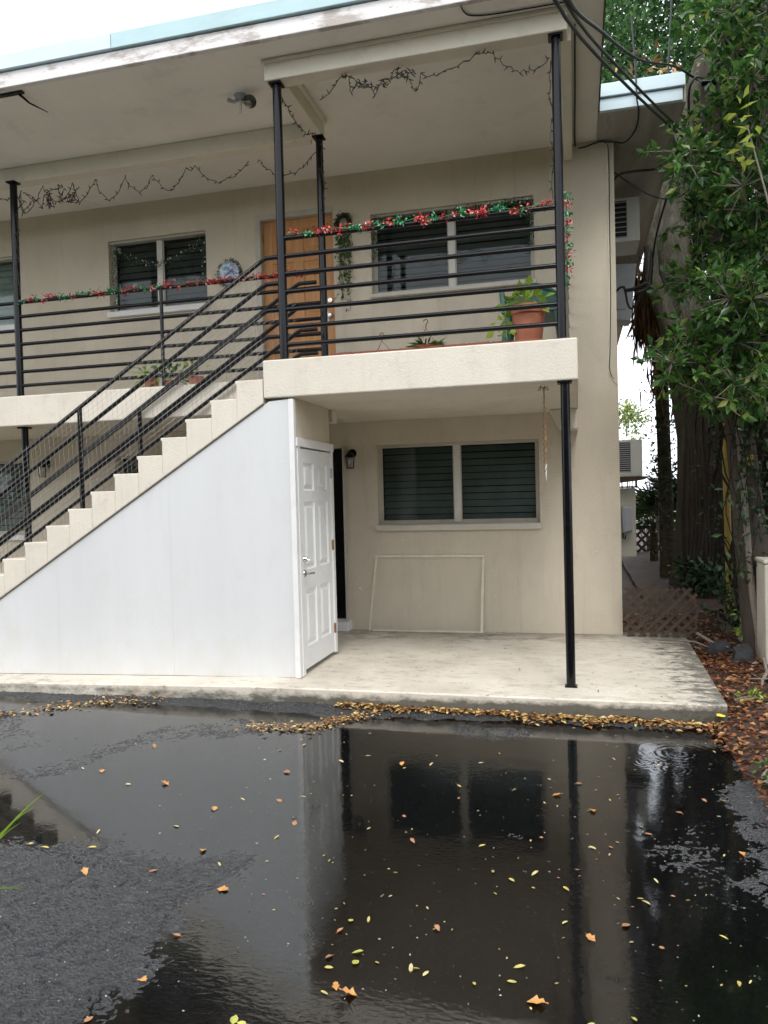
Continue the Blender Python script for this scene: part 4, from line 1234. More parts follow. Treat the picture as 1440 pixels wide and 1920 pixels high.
# cables --------------------------------------------------------------
def cable(label, pts, r, sub=5, mat='cable', cat='cable', group=None):
    P = [Vector(p) for p in pts]
    q = []
    for i in range(len(P) - 1):                 # Catmull-Rom
        p0 = P[max(i - 1, 0)]; p1 = P[i]; p2 = P[i + 1]; p3 = P[min(i + 2, len(P) - 1)]
        for k in range(sub):
            s = k / sub
            q.append(.5 * ((2 * p1) + (p2 - p0) * s + (2 * p0 - 5 * p1 + 4 * p2 - p3) * s * s + (3 * p1 - p0 - 3 * p2 + p3) * s ** 3))
    q.append(P[-1])
    o = MB().tube(q, r, 7).build('cable', M[mat])
    return tag(o, label, cat, group)
cable('lower of two parallel thick black service cables crossing the eave', [(-.19, 2.2, 3.8), (-.07, 4.0, 4.24), (.39, 5.8, 4.66), (1.10, 8.0, 5.14), (1.42, 8.6, 5.2)], .011)
cable('upper of two parallel thick black service cables crossing the eave', [(-.14, 2.2, 3.8), (-.03, 4.0, 4.25), (.43, 5.8, 4.68), (1.14, 8.0, 5.15), (1.44, 8.6, 5.22)], .010)
cable('black service cable sagging over the side roof to the pole top', [(-.05, 2.4, 3.7), (0.0, 4.0, 4.23), (.21, 5.0, 4.59), (.56, 6.5, 5.18), (.95, 7.6, 5.66), (1.18, 8.0, 5.73), (1.30, 7.95, 5.60)], .011)
cable('thin black cable looping from the porch beam along the soffit and up the side eave', [(.06, 6.5, 5.545), (.06, 7.6, 5.545), (.06, 8.69, 5.545), (.13, 8.70, 5.50), (.30, 8.70, 5.535), (.45, 8.70, 5.52), (.58, 8.64, 5.47), (.68, 8.5, 5.53), (.68, 8.12, 5.53), (.655, 7.99, 5.60), (.65, 8.0, 5.85), (.62, 8.0, 6.4)], .008)
cable('thick black cable from under the side soffit to the tree', [(.47, 8.80, 5.15), (.55, 8.9, 5.24), (.75, 9.1, 5.33), (.95, 9.2, 5.37), (1.10, 9.3, 5.5)], .014)
cable('black cable drooping from the wall corner into the leaves', [(.47, 8.78, 5.22), (.74, 8.85, 5.02), (.96, 8.8, 4.88), (1.14, 8.6, 4.82), (1.34, 8.2, 4.9)], .008)
cable('black cable dropping from the pole past the side eave', [(1.30, 7.95, 5.66), (1.2, 7.95, 5.70), (1.14, 8.0, 5.60), (1.165, 8.3, 5.40), (1.10, 8.7, 5.16), (1.0, 9.2, 4.85), (.95, 9.6, 4.6), (.93, 9.9, 4.2), (.86, 9.7, 4.1)], .012)
cable('black cable coiled beside the upper meter cabinet', [(.47, 9.5, 4.06), (.55, 9.5, 4.14), (.60, 9.5, 4.12), (.63, 9.5, 3.95), (.67, 9.5, 3.88), (.73, 9.5, 3.93), (.80, 9.5, 4.05), (.87, 9.5, 4.18), (.90, 9.55, 4.36), (.93, 9.7, 4.6)], .013)
cable('thick black cable bundle under the coil by the meter cabinet', [(.60, 9.5, 4.10), (.68, 9.48, 4.10), (.76, 9.48, 4.12), (.84, 9.5, 4.16), (.88, 9.5, 4.12), (.80, 9.5, 4.07), (.72, 9.5, 4.07)], .022)
cable('thin pale wire stapled down the wall corner', [(.30, 8.722, 5.54), (.37, 8.722, 5.52), (.395, 8.722, 5.40), (.393, 8.722, 4.6), (.393, 8.722, 3.89), (.375, 8.722, 3.3), (.365, 8.722, 3.06), (.40, 8.722, 2.96), (.462, 8.722, 2.89)], .006, 5, 'pvc', 'wire')
cable('thin dark wire running beside the pale wire on the wall corner', [(.31, 8.724, 5.55), (.385, 8.724, 5.52), (.412, 8.724, 5.38), (.408, 8.724, 4.6), (.404, 8.724, 3.9), (.388, 8.724, 3.3), (.378, 8.724, 3.06), (.42, 8.724, 2.94)], .004, 5, 'cable', 'wire')
cable('thin black wire hooked along the front eave soffit', [(-.80, 5.97, 5.53), (-.79, 6.08, 5.55), (-.74, 6.16, 5.56), (-.55, 6.19, 5.558), (-.02, 6.2, 5.558)], .006, 5, 'cable', 'wire')
cable('thin black wire hanging from above past the side eave', [(1.14, 9.0, 7.4), (1.10, 9.0, 6.8), (1.07, 9.0, 6.3), (1.06, 9.0, 5.8)], .010)

# ------------------------------------------------------------------ pole, guard, box, lattice
up = thing('utility_pole', 'leaning weathered wooden utility pole among the leaves', 'utility pole', (1.75, 8.05, 0))
MB().tube([(1.76, 8.05, -.1), (1.70, 8.05, .5), (1.56, 8.05, 2.2), (1.42, 8.05, 4.2), (1.345, 8.05, 5.5), (1.325, 8.05, 5.86)], [.175, .165, .13, .105, .088, .085], 14).build('shaft', M['pole'], up)
MB().tube([(1.66, 7.86, .0), (1.655, 7.86, .3), (1.61, 7.87, .7), (1.585, 7.88, 1.1), (1.55, 7.9, 1.8), (1.50, 7.93, 2.6)], .030, 8).build('conduit', M['twig'], up)
bx('tag_plate', M['yellow'], up, 1.575, 1.635, 7.86, 7.868, 1.93, 2.03, .002)
bx('bracket', M['chrome'], up, 1.50, 1.64, 7.87, 7.885, 2.26, 2.285, .002)
MB().tube([(1.25, 7.95, 5.64), (1.38, 7.93, 5.62)], .03, 8).tube([(1.33, 7.93, 5.62), (1.34, 7.93, 5.50)], .025, 8).build('cable_clamp', M['black'], up)
gw = thing('guy_wire', 'faded yellow plastic guy wire guard beside the dark trunk', 'guy wire', (1.79, 10, .2))
MB().tube([(1.795, 10.0, .10), (1.762, 10.0, 2.72)], .040, 10).build('guard', M['yellow'], gw)
MB().tube([(1.75, 10.0, 2.72), (1.74, 10.0, 3.6), (1.62, 9.6, 5.0)], .007, 6).build('wire', M['wire'], gw)
ubx = thing('pedestal_box', 'pale beige utility pedestal box beside the pole', 'utility box', (1.75, 7.55, 0))
MB().box(1.640, 1.90, 7.5, 7.85, .03, 1.02).build('case', M['beige_box'], ubx, .015)
MB().box(1.630, 1.91, 7.49, 7.86, 1.022, 1.06).build('lid', M['beige_box'], ubx, .012)

def lattice(name, label, x0, x1, y, z0, z1, pitch, w_, mat, topcut=None):
    t_ = thing(name, label, 'lattice', ((x0 + x1) / 2, y, z0))
    H = z1 - z0
    for sgn, dy in ((1, 0), (-1, .012)):
        c = x0 - H
        while c < x1 + H:
            pts = []
            for e in (0, 1):
                z = z0 if e == 0 else z1
                x = c if (e == 0) == (sgn > 0) else c + H
                pts.append([x, z])
            (xa, za), (xb, zb) = pts
            # clip to x range
            def clip(p, q):
                (x_, z_), (u, v_) = p, q
                if x_ < x0: s = (x0 - x_) / (u - x_); return (x0, z_ + s * (v_ - z_))
                if x_ > x1: s = (x1 - x_) / (u - x_); return (x1, z_ + s * (v_ - z_))
                return p
            if not (max(xa, xb) <= x0 + .02 or min(xa, xb) >= x1 - .02):
                p = clip((xa, za), (xb, zb)); q = clip((xb, zb), (xa, za))
                if topcut: 
                    p = (p[0], min(p[1], topcut(p[0]))); q = (q[0], min(q[1], topcut(q[0])))
                d = Vector((q[0] - p[0], q[1] - p[1]))
                if d.length > .06:
                    d.normalize(); nn = Vector((-d.y, d.x)) * w_ / 2
                    poly = [(p[0] - nn.x, p[1] - nn.y), (q[0] - nn.x, q[1] - nn.y), (q[0] + nn.x, q[1] + nn.y), (p[0] + nn.x, p[1] + nn.y)]
                    if (poly[1][0] - poly[0][0]) * (poly[2][1] - poly[1][1]) - (poly[1][1] - poly[0][1]) * (poly[2][0] - poly[1][0]) < 0: poly.reverse()
                    MB().prism_y(poly, y + dy, y + dy + .009).build('slat', mat, t_)
            c += pitch
    return t_
lattice('lattice_fence', 'weathered brown lattice panel standing at the end of the porch pad', .475, 1.22, 8.62, PZ - .02, .66, .115, .036, M['lattice'])
lattice('lattice_fence', 'dark lattice screen far down the side path', 1.10, 2.3, 19.5, .1, 1.15, .21, .06, M['lattice_dark'])

# ------------------------------------------------------------------ trees and plants
def blob_points(n, centres, radii, flat=.8):
    c = np.asarray(centres); r_ = np.asarray(radii)
    idx = rng.integers(0, len(c), n)
    d = rng.normal(size=(n, 3)); d /= np.linalg.norm(d, axis=1, keepdims=True)
    rad = rng.random(n) ** .45
    return c[idx] + d * rad[:, None] * r_[idx][:, None] * np.array([1, 1, flat]), d, idx

SPRAYS = [(1.20,7.18,5.87),(1.33,6.97,5.71),(1.59,7.43,5.95),(1.63,7.05,5.71),(1.37,7.44,5.81),(1.72,8.27,6.23),(1.87,8.08,6.09),(1.40,7.16,5.47),(1.57,7.66,5.71),(1.65,7.24,5.46),(1.42,7.08,5.19),(1.49,6.97,5.12),(1.65,7.14,5.18),(1.61,8.28,5.52),(1.73,8.13,5.42),(1.86,8.09,5.39),(1.60,8.08,5.17),(1.55,7.11,4.73),(0.96,7.30,4.74),(1.14,7.60,4.90),(1.38,7.97,4.97),(1.63,8.17,5.02),(1.83,8.21,5.01),(0.99,6.94,4.47),(1.27,7.77,4.77),(1.48,7.87,4.79),(1.61,7.61,4.66),(1.62,7.08,4.44),(1.38,7.56,4.48),(1.40,6.94,4.24),(1.85,8.30,4.70),(1.19,8.0,4.50),(1.48,7.68,4.29),(1.58,7.28,4.14),(1.54,8.25,4.25),(1.62,7.72,4.06),(1.87,8.21,4.20),(1.20,8.16,4.05),(1.51,7.61,3.85),(1.65,7.46,3.79),(1.07,7.76,3.74),(1.17,7.49,3.65),(1.27,7.06,3.53),(1.49,7.29,3.57),(1.84,8.10,3.75),(1.27,6.87,3.30),(1.44,6.87,3.28),(1.33,7.80,3.32),(1.39,7.25,3.19),(1.64,7.66,3.26),(0.96,7.55,3.10),(1.05,7.35,3.05),(1.40,8.40,3.23),(1.36,7.11,2.98),(1.64,7.46,3.03),(0.84,7.12,2.84),(1.06,7.81,2.94),(1.16,7.24,2.83),(1.36,7.37,2.84),(1.66,8.00,2.92),(1.65,7.31,2.81),(1.09,7.69,2.74),(1.37,8.25,2.80),(1.32,6.96,2.62),(1.47,6.90,2.60),(1.14,7.17,2.54),(1.45,8.02,2.63)]
nt_ = thing('broadleaf_tree', 'glossy broadleaf tree hanging its leaves in front of the utility pole', 'tree', (3.0, 8.6, 0))
tw = MB().tube([(3.1, 8.8, 0), (3.0, 8.7, 1.5), (2.9, 8.6, 3.0), (2.75, 8.4, 4.6), (2.7, 8.2, 6.2)], [.2, .17, .14, .10, .05], 10)
tw.build('trunk', M['bark'], nt_)
PP, DD, LL = [], [], []
bmb = MB()
for (x, y, z) in SPRAYS:
    c = np.array([x, y, z])
    b0 = np.array([2.75, 8.4, z - .4 + .25 * random.random()])
    mid = (c + b0) / 2 + np.array([0, 0, .12])
    bmb.tube([tuple(b0), tuple(mid), tuple(c)], [.018, .011, .005], 5)
    for w in range(22):                       # whorled twig ends
        tip = c + rng.normal(size=3) * np.array([.15, .20, .15])
        bmb.tube([tuple(c), tuple(tip)], [.005, .003], 4, False)
        ax = (tip - c); ax /= np.linalg.norm(ax) + 1e-6
        for q in range(8):
            d = ax * .7 + rng.normal(size=3) * .75 + np.array([0, 0, .12])
            PP.append(tip - ax * rng.uniform(0, .10)); DD.append(d); LL.append(rng.uniform(.06, .125))
LL = np.array(LL)
leaf_mesh('crown', PP, DD, LL, LL * .47, M['leaf_near'], nt_)['kind'] = 'stuff'
# inner and further part of the same crown
C = [(1.9 + 1.2 * random.random(), 8.6 + 1.6 * random.random(), 2.6 + 4.8 * random.random()) for _ in range(44)]
P, d, _ = blob_points(9500, C, [.55] * len(C))
l_ = rng.uniform(.07, .12, len(P))
leaf_mesh('crown', P, d + rng.normal(size=d.shape) * .6, l_, l_ * .36, M['leaf_near'], nt_)['kind'] = 'stuff'
C = [(2.1 + 2.9 * random.random(), 5.2 + 4.4 * random.random(), 2.5 + 4.8 * random.random()) for _ in range(70)]  # out-of-view side of the crown, added to shade the trunks behind
P, d, _ = blob_points(12000, C, [.65] * len(C))
P = P[P[:, 0] > .235 * P[:, 1] + .35]
l_ = rng.uniform(.10, .16, len(P))
leaf_mesh('crown', P, rng.normal(size=(len(P), 3)), l_, l_ * .45, M['leaf_near'], nt_)['kind'] = 'stuff'
bmb.build('branches', M['twig'], nt_)['kind'] = 'stuff'

# low leafy sprays in lime green at the edge of the frame
ls = thing('lime_sapling', 'bright lime young leaves sprouting beside the glossy tree', 'sapling', (1.45, 5.75, 0))
lp = [(1.13, 5.6, 4.32), (1.16, 5.62, 4.22), (1.10, 5.6, 4.25), (1.14, 5.6, 4.02), (1.12, 5.6, 3.93), (1.17, 5.6, 4.1)]
MB().tube([(1.9, 5.9, 0), (1.6, 5.8, 2.0), (1.35, 5.65, 3.4), (1.16, 5.6, 4.15)], [.02, .015, .008, .004], 6).build('stem', M['twig'], ls)
P = np.array(lp); P = np.repeat(P, 3, 0) + rng.normal(0, .04, (18, 3))
leaf_mesh('leaves', P, rng.normal(size=(18, 3)) + np.array([-.3, 0, -.4]), .10, .045, M['leaf_lime'], ls)['kind'] = 'stuff'

# big grey trunk with a fork
bt = thing('old_tree', 'old grey forked tree with a massive trunk beside the building', 'tree', (2.1, 13.5, 0))
mb = MB()
mb.tube([(2.16, 13.4, -.1), (2.12, 13.4, .5), (2.12, 13.4, 1.6), (2.10, 13.4, 2.6), (1.95, 13.3, 3.6), (1.72, 13.2, 4.7), (1.56, 13.1, 5.7), (1.62, 13.1, 6.6), (1.85, 13.0, 7.6), (2.1, 13, 8.6)], [.75, .60, .50, .47, .45, .40, .30, .24, .20, .12], 18)
mb.build('trunk', M['bark'], bt)
mb = MB()
mb.tube([(1.92, 13.1, 3.1), (1.55, 12.9, 4.2), (1.22, 12.8, 5.1), (1.20, 12.7, 5.6), (1.28, 12.6, 6.2), (1.34, 12.6, 6.9)], [.22, .16, .12, .10, .085, .06], 10)
mb.tube([(2.3, 13.2, 2.6), (2.55, 13.0, 4.2), (2.5, 12.8, 6.0), (2.6, 12.8, 8.0)], [.28, .2, .14, .08], 10)
mb.build('limb', M['bark'], bt)
mb = MB()
for i in range(24):  # added dark roots cover the trunk, their colour standing in for shade
    x = 1.60 + .055 * i
    q_ = random.uniform(-.05, .05)
    mb.tube([(x + .25, 12.85, 4.0 + .5 * random.random()), (x + .10 + q_, 12.70, 2.7), (x + .06 - q_, 12.68, 1.3), (x + .02 + 2 * q_, 12.62, .1)], [.025, .04, .05, .065], 7)
mb.build('shade_root', M['bark_dark'], bt)
C = [(.3 + 3.0 * random.random(), 13.5 + 3.0 * random.random(), 8.2 + 3.6 * random.random()) for _ in range(56)] + [(2.2 + 4.5 * random.random(), 9.5 + 7 * random.random(), 7.2 + 2.6 * random.random()) for _ in range(40)]
P, d, _ = blob_points(40000, C, [.8] * len(C))
l_ = rng.uniform(.09, .15, len(P))
leaf_mesh('crown', P, d + rng.normal(size=d.shape) * .8, l_, l_ * .45, M['leaf_far'], bt)['kind'] = 'stuff'
P = np.array([1.08, 11.0, 7.3]) + rng.normal(size=(60, 3)) * np.array([.22, .3, .09])
leaf_mesh('dead_spray', P, rng.normal(size=(60, 3)), .12, .05, M['drift'], bt)['kind'] = 'stuff'

def fan(c, d, n, ln, mat, parent):
    d = Vector(d).normalized(); u = d.orthogonal().normalized(); w = d.cross(u)
    sd = Vector((0, 0, 1)).cross(d); sd = sd.normalized() if sd.length > .1 else u
    up2 = d.cross(sd)
    D = []
    for i in range(n):
        a = (i / (n - 1) - .5) * 3.6
        D.append(tuple(d * math.cos(a) + sd * math.sin(a) + up2 * random.uniform(-.12, .12)))
    P = np.tile(np.array(c), (n, 1))
    Nn = np.tile(np.array(up2), (n, 1))
    return P, np.array(D), Nn
# palm with dead skirt
pm = thing('cabbage_palm', 'mossy palm with a skirt of dead brown fronds behind the building', 'palm tree', (1.55, 14.6, 0))
MB().tube([(1.60, 14.6, 0), (1.57, 14.6, 1.2), (1.55, 14.6, 2.6), (1.52, 14.6, 4.0), (1.45, 14.6, 5.4), (1.40, 14.6, 6.4)], [.16, .125, .118, .122, .13, .14], 12).build('trunk', M['palm_bark'], pm)
n = 260
P = np.array([1.24, 14.35, 5.30]) + rng.normal(size=(n, 3)) * np.array([.06, .08, .22])
D = rng.normal(size=(n, 3)) * .09 + np.array([-.03, 0, -1])
leaf_mesh('dead_frond', P, D, rng.uniform(.4, .95, n), .03, M['leaf_dead'], pm, Nrm=np.tile([0, -1.0, .1], (n, 1)) + rng.normal(size=(n, 3)) * .5)['kind'] = 'stuff'
PS, DS, NS = [], [], []
for i in range(22):
    an = random.uniform(0, 6.28); el = random.uniform(-.5, 1.2)
    dd = Vector((math.cos(an) * math.cos(el), math.sin(an) * math.cos(el), math.sin(el)))
    e_ = Vector((1.40, 14.6, 6.35)) + dd * random.uniform(.6, 1.1)
    a_, b_, c_ = fan(tuple(e_), tuple(dd + Vector((0, 0, -.35))), 22, .8, None, None)
    PS.append(a_); DS.append(b_); NS.append(c_)
PS = np.concatenate(PS); DS = np.concatenate(DS); NS = np.concatenate(NS)
leaf_mesh('fronds', PS, DS, rng.uniform(.7, 1.0, len(PS)), .05, M['leaf_frond'], pm, Nrm=NS)['kind'] = 'stuff'
P = np.array([1.55, 14.3, 4.7]) + rng.normal(size=(150, 3)) * np.array([.2, .1, .5])
leaf_mesh('dead_frond', P, rng.normal(size=(150, 3)) * .2 + np.array([.1, 0, -1]), rng.uniform(.3, .9, 150), .03, M['leaf_dead'], pm)['kind'] = 'stuff'
P = np.array([1.50, 14.5, 2.6]) + rng.normal(size=(700, 3)) * np.array([.16, .12, .9])
leaf_mesh('moss', P, rng.normal(size=(700, 3)), .09, .04, M['leaf_dark'], pm)['kind'] = 'stuff'
def fan_palm(c, nf, ln, label, hgt):
    t_ = thing('fan_palm', label, 'palm', (c[0], c[1], 0))
    PS, DS, NS = [], [], []
    mb = MB()
    for i in range(nf):
        an = random.uniform(0, 6.28); el = random.uniform(.15, 1.3)
        d = Vector((math.cos(an) * math.cos(el), math.sin(an) * math.cos(el), math.sin(el)))
        e = Vector(c) + d * random.uniform(.35, .8)
        mb.tube([c, tuple(e)], [.012, .008], 5)
        a_, b_, c_ = fan(tuple(e), tuple(d + Vector((0, 0, -.2))), 18, ln, None, None)
        PS.append(a_); DS.append(b_); NS.append(c_)
    mb.tube([(c[0], c[1], 0), c], [.10, .08], 8)
    mb.build('stalk', M['palm_bark'], t_)
    PS = np.concatenate(PS); DS = np.concatenate(DS); NS = np.concatenate(NS)
    leaf_mesh('fronds', PS, DS, rng.uniform(.8, 1.1, len(PS)) * ln, .045, M['leaf_frond'], t_, Nrm=NS)['kind'] = 'stuff'
fan_palm((2.15, 17.0, 1.25), 16, .62, 'dark fan palm with spiky fronds between the two trunks', 1.25)
fan_palm((1.62, 17.5, .8), 12, .55, 'fan palm with drooping fronds behind the air conditioner', .8)

def shrub(name, label, C, rad, n, ln, mat, base, cat='shrub', wd_=.45, stem='twig'):
    t_ = thing(name, label, cat, base)
    P, d, _ = blob_points(n, C, [rad] * len(C))
    l_ = rng.uniform(.7, 1.2, n) * ln
    leaf_mesh('foliage', P, d + rng.normal(size=d.shape) * .8, l_, l_ * wd_, M[mat], t_)['kind'] = 'stuff'
    mb = MB()
    for q in C:
        mb.tube([base, ((base[0] + q[0]) / 2 + random.uniform(-.1, .1), (base[1] + q[1]) / 2, (base[2] + q[2]) / 2), q], [.02, .012, .005], 5)
    mb.build('stems', M[stem], t_)['kind'] = 'stuff'
    return t_
shrub('lime_tree', 'distant pale lime green tree against the sky', [(1.2 + .75 * random.random(), 25 + random.random(), 3.3 + 1.25 * random.random()) for _ in range(9)], .42, 900, .13, 'leaf_lime', (1.5, 25.5, 0), 'tree')
shrub('lime_shrub', 'yellow green shrub growing over the dark lattice screen', [(1.45 + .6 * random.random(), 19.9, 1.05 + .5 * random.random()) for _ in range(7)], .26, 520, .11, 'leaf_lime', (1.7, 20, 0))
shrub('tall_shrub', 'tall thin leaved shrub rising beside the palm trunk', [(1.58 + .35 * random.random(), 16.4, 1.2 + 1.2 * random.random()) for _ in range(12)], .26, 700, .10, 'leaf_dark', (1.7, 16.4, 0))
shrub('glossy_shrub', 'low glossy green plant at the foot of the yellow guard', [(1.50 + .3 * random.random(), 9.0 + .5 * random.random(), .2 + .45 * random.random()) for _ in range(9)], .17, 300, .10, 'leaf_dark', (1.6, 9.2, .05))
shrub('pale_weed', 'pale variegated plant in front of the yellow guard', [(1.62 + .22 * random.random(), 8.5 + .2 * random.random(), .18 + .3 * random.random()) for _ in range(7)], .09, 60, .085, 'leaf_pothos', (1.7, 8.6, .05))
shrub('green_weed', 'small bright green weed in the leaf litter near the pad corner', [(1.23 + .12 * random.random(), 6.35 + .1 * random.random(), .09) for _ in range(4)], .06, 46, .05, 'leaf_pothos', (1.28, 6.4, .04), 'weed')
shrub('edge_weed', 'ragged green weed at the edge of the asphalt', [(1.05 + .08 * random.random(), 4.6 + .3 * random.random(), .05) for _ in range(5)], .06, 50, .045, 'leaf_near', (1.08, 4.7, .02), 'weed')
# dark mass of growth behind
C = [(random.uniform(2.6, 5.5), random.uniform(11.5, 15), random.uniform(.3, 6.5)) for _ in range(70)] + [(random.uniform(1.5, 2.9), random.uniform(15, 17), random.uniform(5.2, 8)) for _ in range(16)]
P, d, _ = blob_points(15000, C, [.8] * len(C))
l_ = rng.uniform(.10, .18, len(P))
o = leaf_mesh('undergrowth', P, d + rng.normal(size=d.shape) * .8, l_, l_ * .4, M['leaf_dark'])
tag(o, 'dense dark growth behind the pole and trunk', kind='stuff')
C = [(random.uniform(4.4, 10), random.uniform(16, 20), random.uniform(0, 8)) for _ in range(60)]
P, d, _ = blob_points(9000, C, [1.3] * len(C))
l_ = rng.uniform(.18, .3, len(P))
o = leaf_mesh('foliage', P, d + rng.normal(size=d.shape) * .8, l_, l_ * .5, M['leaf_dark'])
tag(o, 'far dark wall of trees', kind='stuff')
C = [(random.uniform(1.5, 2.4), random.uniform(11.5, 13.2), random.uniform(.1, .5)) for _ in range(14)]
P, d, _ = blob_points(1300, C, [.28] * len(C))
o = leaf_mesh('foliage', P, d + rng.normal(size=d.shape) * .8, .11, .05, M['leaf_dark'])
tag(o, 'low dark ground cover round the big trunk', kind='stuff')
# unseen hedge behind the camera, added to shade the porch, also mirrored in glass
C = [(random.uniform(-20, 16), random.uniform(-6.5, -4.5), random.uniform(.3, 4.9)) for _ in range(270)]
P, d, _ = blob_points(27000, C, [1.1] * len(C))
o = leaf_mesh('light_block_hedge', P, d + rng.normal(size=d.shape) * .8, .5, .28, M['leaf_far'])
tag(o, 'unseen hedge added behind the camera to shade the porch', kind='stuff')

# tree trunk at the frame edge behind the pole
dt = thing('dark_tree', 'dark wet trunk close behind the utility pole', 'tree', (2.25, 9.6, 0))
MB().tube([(2.25, 9.6, -.1), (2.2, 9.6, 1.2), (2.16, 9.6, 2.6), (2.2, 9.7, 4.5), (2.4, 9.8, 6.5)], [.30, .24, .21, .18, .12], 12).build('trunk', M['bark_dark'], dt)
mb = MB()
mb.tube([(1.98, 8.6, 2.42), (1.80, 8.4, 2.62), (1.66, 8.3, 2.55), (1.52, 8.25, 2.56), (1.36, 8.2, 2.58)], [.018, .015, .012, .009, .005], 6)
mb.tube([(2.0, 8.6, 2.9), (1.8, 8.3, 3.1), (1.55, 8.2, 3.0), (1.3, 8.1, 2.75)], [.02, .015, .01, .005], 6)
mb.build('branch', M['twig'], dt)

vn = thing('climbing_vine', 'dark tangle of climbing vine round the pole and trunk', 'vine', (1.9, 9.0, 0))
mb = MB(); VP = []
for i in range(16):
    x = 1.42 + .055 * i + random.uniform(-.03, .03); y = 8.6 + 1.5 * random.random()
    top = random.uniform(1.6, 3.2)
    pts = [(x + .10 * math.sin(k * .9 + i) + (.25 - .03 * k) * 1.0, y + .08 * math.cos(k * 1.3 + i), .05 + top * k / 9) for k in range(10)]
    mb.tube(pts, random.uniform(.006, .018), 5)
    for k in range(10):
        for q in range(random.choice((2, 4, 6, 9))):
            VP.append(np.array(pts[k]) + rng.normal(0, .09, 3))
for i in range(9):                          # strands hanging in front of the pole
    x = 1.40 + .045 * i; y = 7.72 + .12 * random.random(); z1 = random.uniform(2.2, 2.7); z0 = random.uniform(.5, 1.7)
    pts = [(x + .05 * math.sin(k + i * 2) + .004 * k, y, z1 + (z0 - z1) * k / 8) for k in range(9)]
    mb.tube(pts, .005, 5)
    for k in range(9):
        for q in range(random.choice((3, 5, 8))):
            VP.append(np.array(pts[k]) + rng.normal(0, .06, 3))
mb.build('stem', M['bark_dark'], vn)['kind'] = 'stuff'
VP = np.array(VP)
VP = VP[VP[:, 2] > .05]
rt_ = VP[:, 0] / VP[:, 1]
VP = VP[~((rt_ > .169) & (rt_ < .187) & (VP[:, 1] < 10.05) & (VP[:, 2] > .5) & (rng.random(len(VP)) < .85))]
leaf_mesh('leaves', VP, rng.normal(size=VP.shape) + np.array([0, 0, -.5]), rng.uniform(.05, .11, len(VP)), .04, M['leaf_dark'], vn)['kind'] = 'stuff'

# ------------------------------------------------------------------ stone, twigs, litter
def rock(c, r, label):
    mb = MB(); n1_, n2_ = 10, 7
    vs = []
    for i in range(n2_ + 1):
        th = math.pi * i / n2_
        for j in range(n1_):
            ph = 2 * math.pi * j / n1_
            q = Vector((math.sin(th) * math.cos(ph), math.sin(th) * math.sin(ph), math.cos(th)))
            k2 = 1 + .22 * math.sin(3.1 * q.x + 5 * q.y + c[0] * 9) + .12 * math.sin(7 * q.z + 4 * q.x)
            vs.append((c[0] + q.x * r[0] * k2, c[1] + q.y * r[1] * k2, c[2] + q.z * r[2] * k2))
    fs = [(i * n1_ + j, (i + 1) * n1_ + j, (i + 1) * n1_ + (j + 1) % n1_, i * n1_ + (j + 1) % n1_) for i in range(n2_) for j in range(n1_)]
    mb.add(vs, fs, True)
    return tag(mb.build('rock', M['rock']), label, 'rock')
rock((1.50, 7.75, .10), (.10, .09, .12), 'grey rough stone lying in the leaf litter')
rock((1.36, 8.25, .09), (.12, .10, .07), 'dark flat stone at the end of the lattice')
def twig(pts, r, label):
    return tag(MB().tube(pts, r, 6).build('fallen_twig', M['twig']), label, 'twig')
twig([(1.62, 7.5, .16), (1.58, 7.2, .10), (1.50, 7.0, .08), (1.44, 6.75, .07)], [.012, .015, .013, .006], 'pale grey forked twig lying beside the pedestal box')
twig([(1.40, 7.05, .075), (1.52, 7.0, .09), (1.6, 7.05, .09)], [.006, .008, .005], 'thin pale twig lying across the forked twig')
twig([(1.20, 8.5, .20), (1.32, 8.3, .14), (1.45, 8.2, .12)], [.016, .018, .01], 'grey broken branch end by the lattice')
twig([(1.85, 10.5, .42), (2.05, 10.2, .36), (2.2, 10.1, .28)], [.014, .014, .008], 'pale curved twig in the dark under the big trunk')
twig([(1.0, 8.36, .145), (1.15, 8.34, .14), (1.28, 8.2, .11)], [.012, .012, .006], 'thin grey stick along the back corner of the pad')

def scatter_litter(name, label, n, sampler, mat, l0, l1, zf, jig=.35):
    P = sampler(n)
    z = zf(P[:, 0], P[:, 1]) + rng.random(n) * .025
    an = rng.random(n) * 6.28
    D = np.stack([np.cos(an), np.sin(an), rng.normal(0, jig * .5, n)], -1)
    Nn = rng.normal(size=(n, 3)) * jig + np.array([0, 0, 1])
    l_ = rng.uniform(l0, l1, n)
    o = leaf_mesh(name, np.column_stack([P, z]), D, l_, l_ * rng.uniform(.35, .6, n), mat, None, Nrm=Nn)
    return tag(o, label, kind='stuff')
def samp_soil(n):
    y = 3.0 + rng.random(n) ** .8 * 7.5
    x0_ = np.where(y < 6.0, .93 + .05 * np.sin(y * 3), np.where(y < 8.6, 1.05 + (y - 6) * .03, .5))
    return np.column_stack([x0_ + rng.random(n) ** 1.2 * 1.6, y])
def keep(n): return samp_soil(n)
scatter_litter('leaf_litter', 'red brown fallen leaves covering the soil', 8500, samp_soil, M['litter'], .03, .075, lambda x, y: soil_h(x, y) + .004)
def samp_kerb(n):
    x = -1.95 + rng.random(n) * 3.0
    wgt = np.clip(.35 + .65 * np.sin(x * 2.1 + 1.2), .12, 1)
    y = 5.96 - np.abs(rng.normal(0, .066, n)) * (.35 + 1.1 * wgt * (.5 + .5 * np.sin(x * 9.0 + 2 * np.sin(x * 3.7))))
    return np.column_stack([x, y])
def asph_z(x, y):
    i = np.clip(((x - xs[0]) / .0078).astype(int), 0, len(xs) - 1); j = np.clip(((y - ys[0]) / .0078).astype(int), 0, len(ys) - 1)
    return np.maximum(h[j, i], WL) + .002
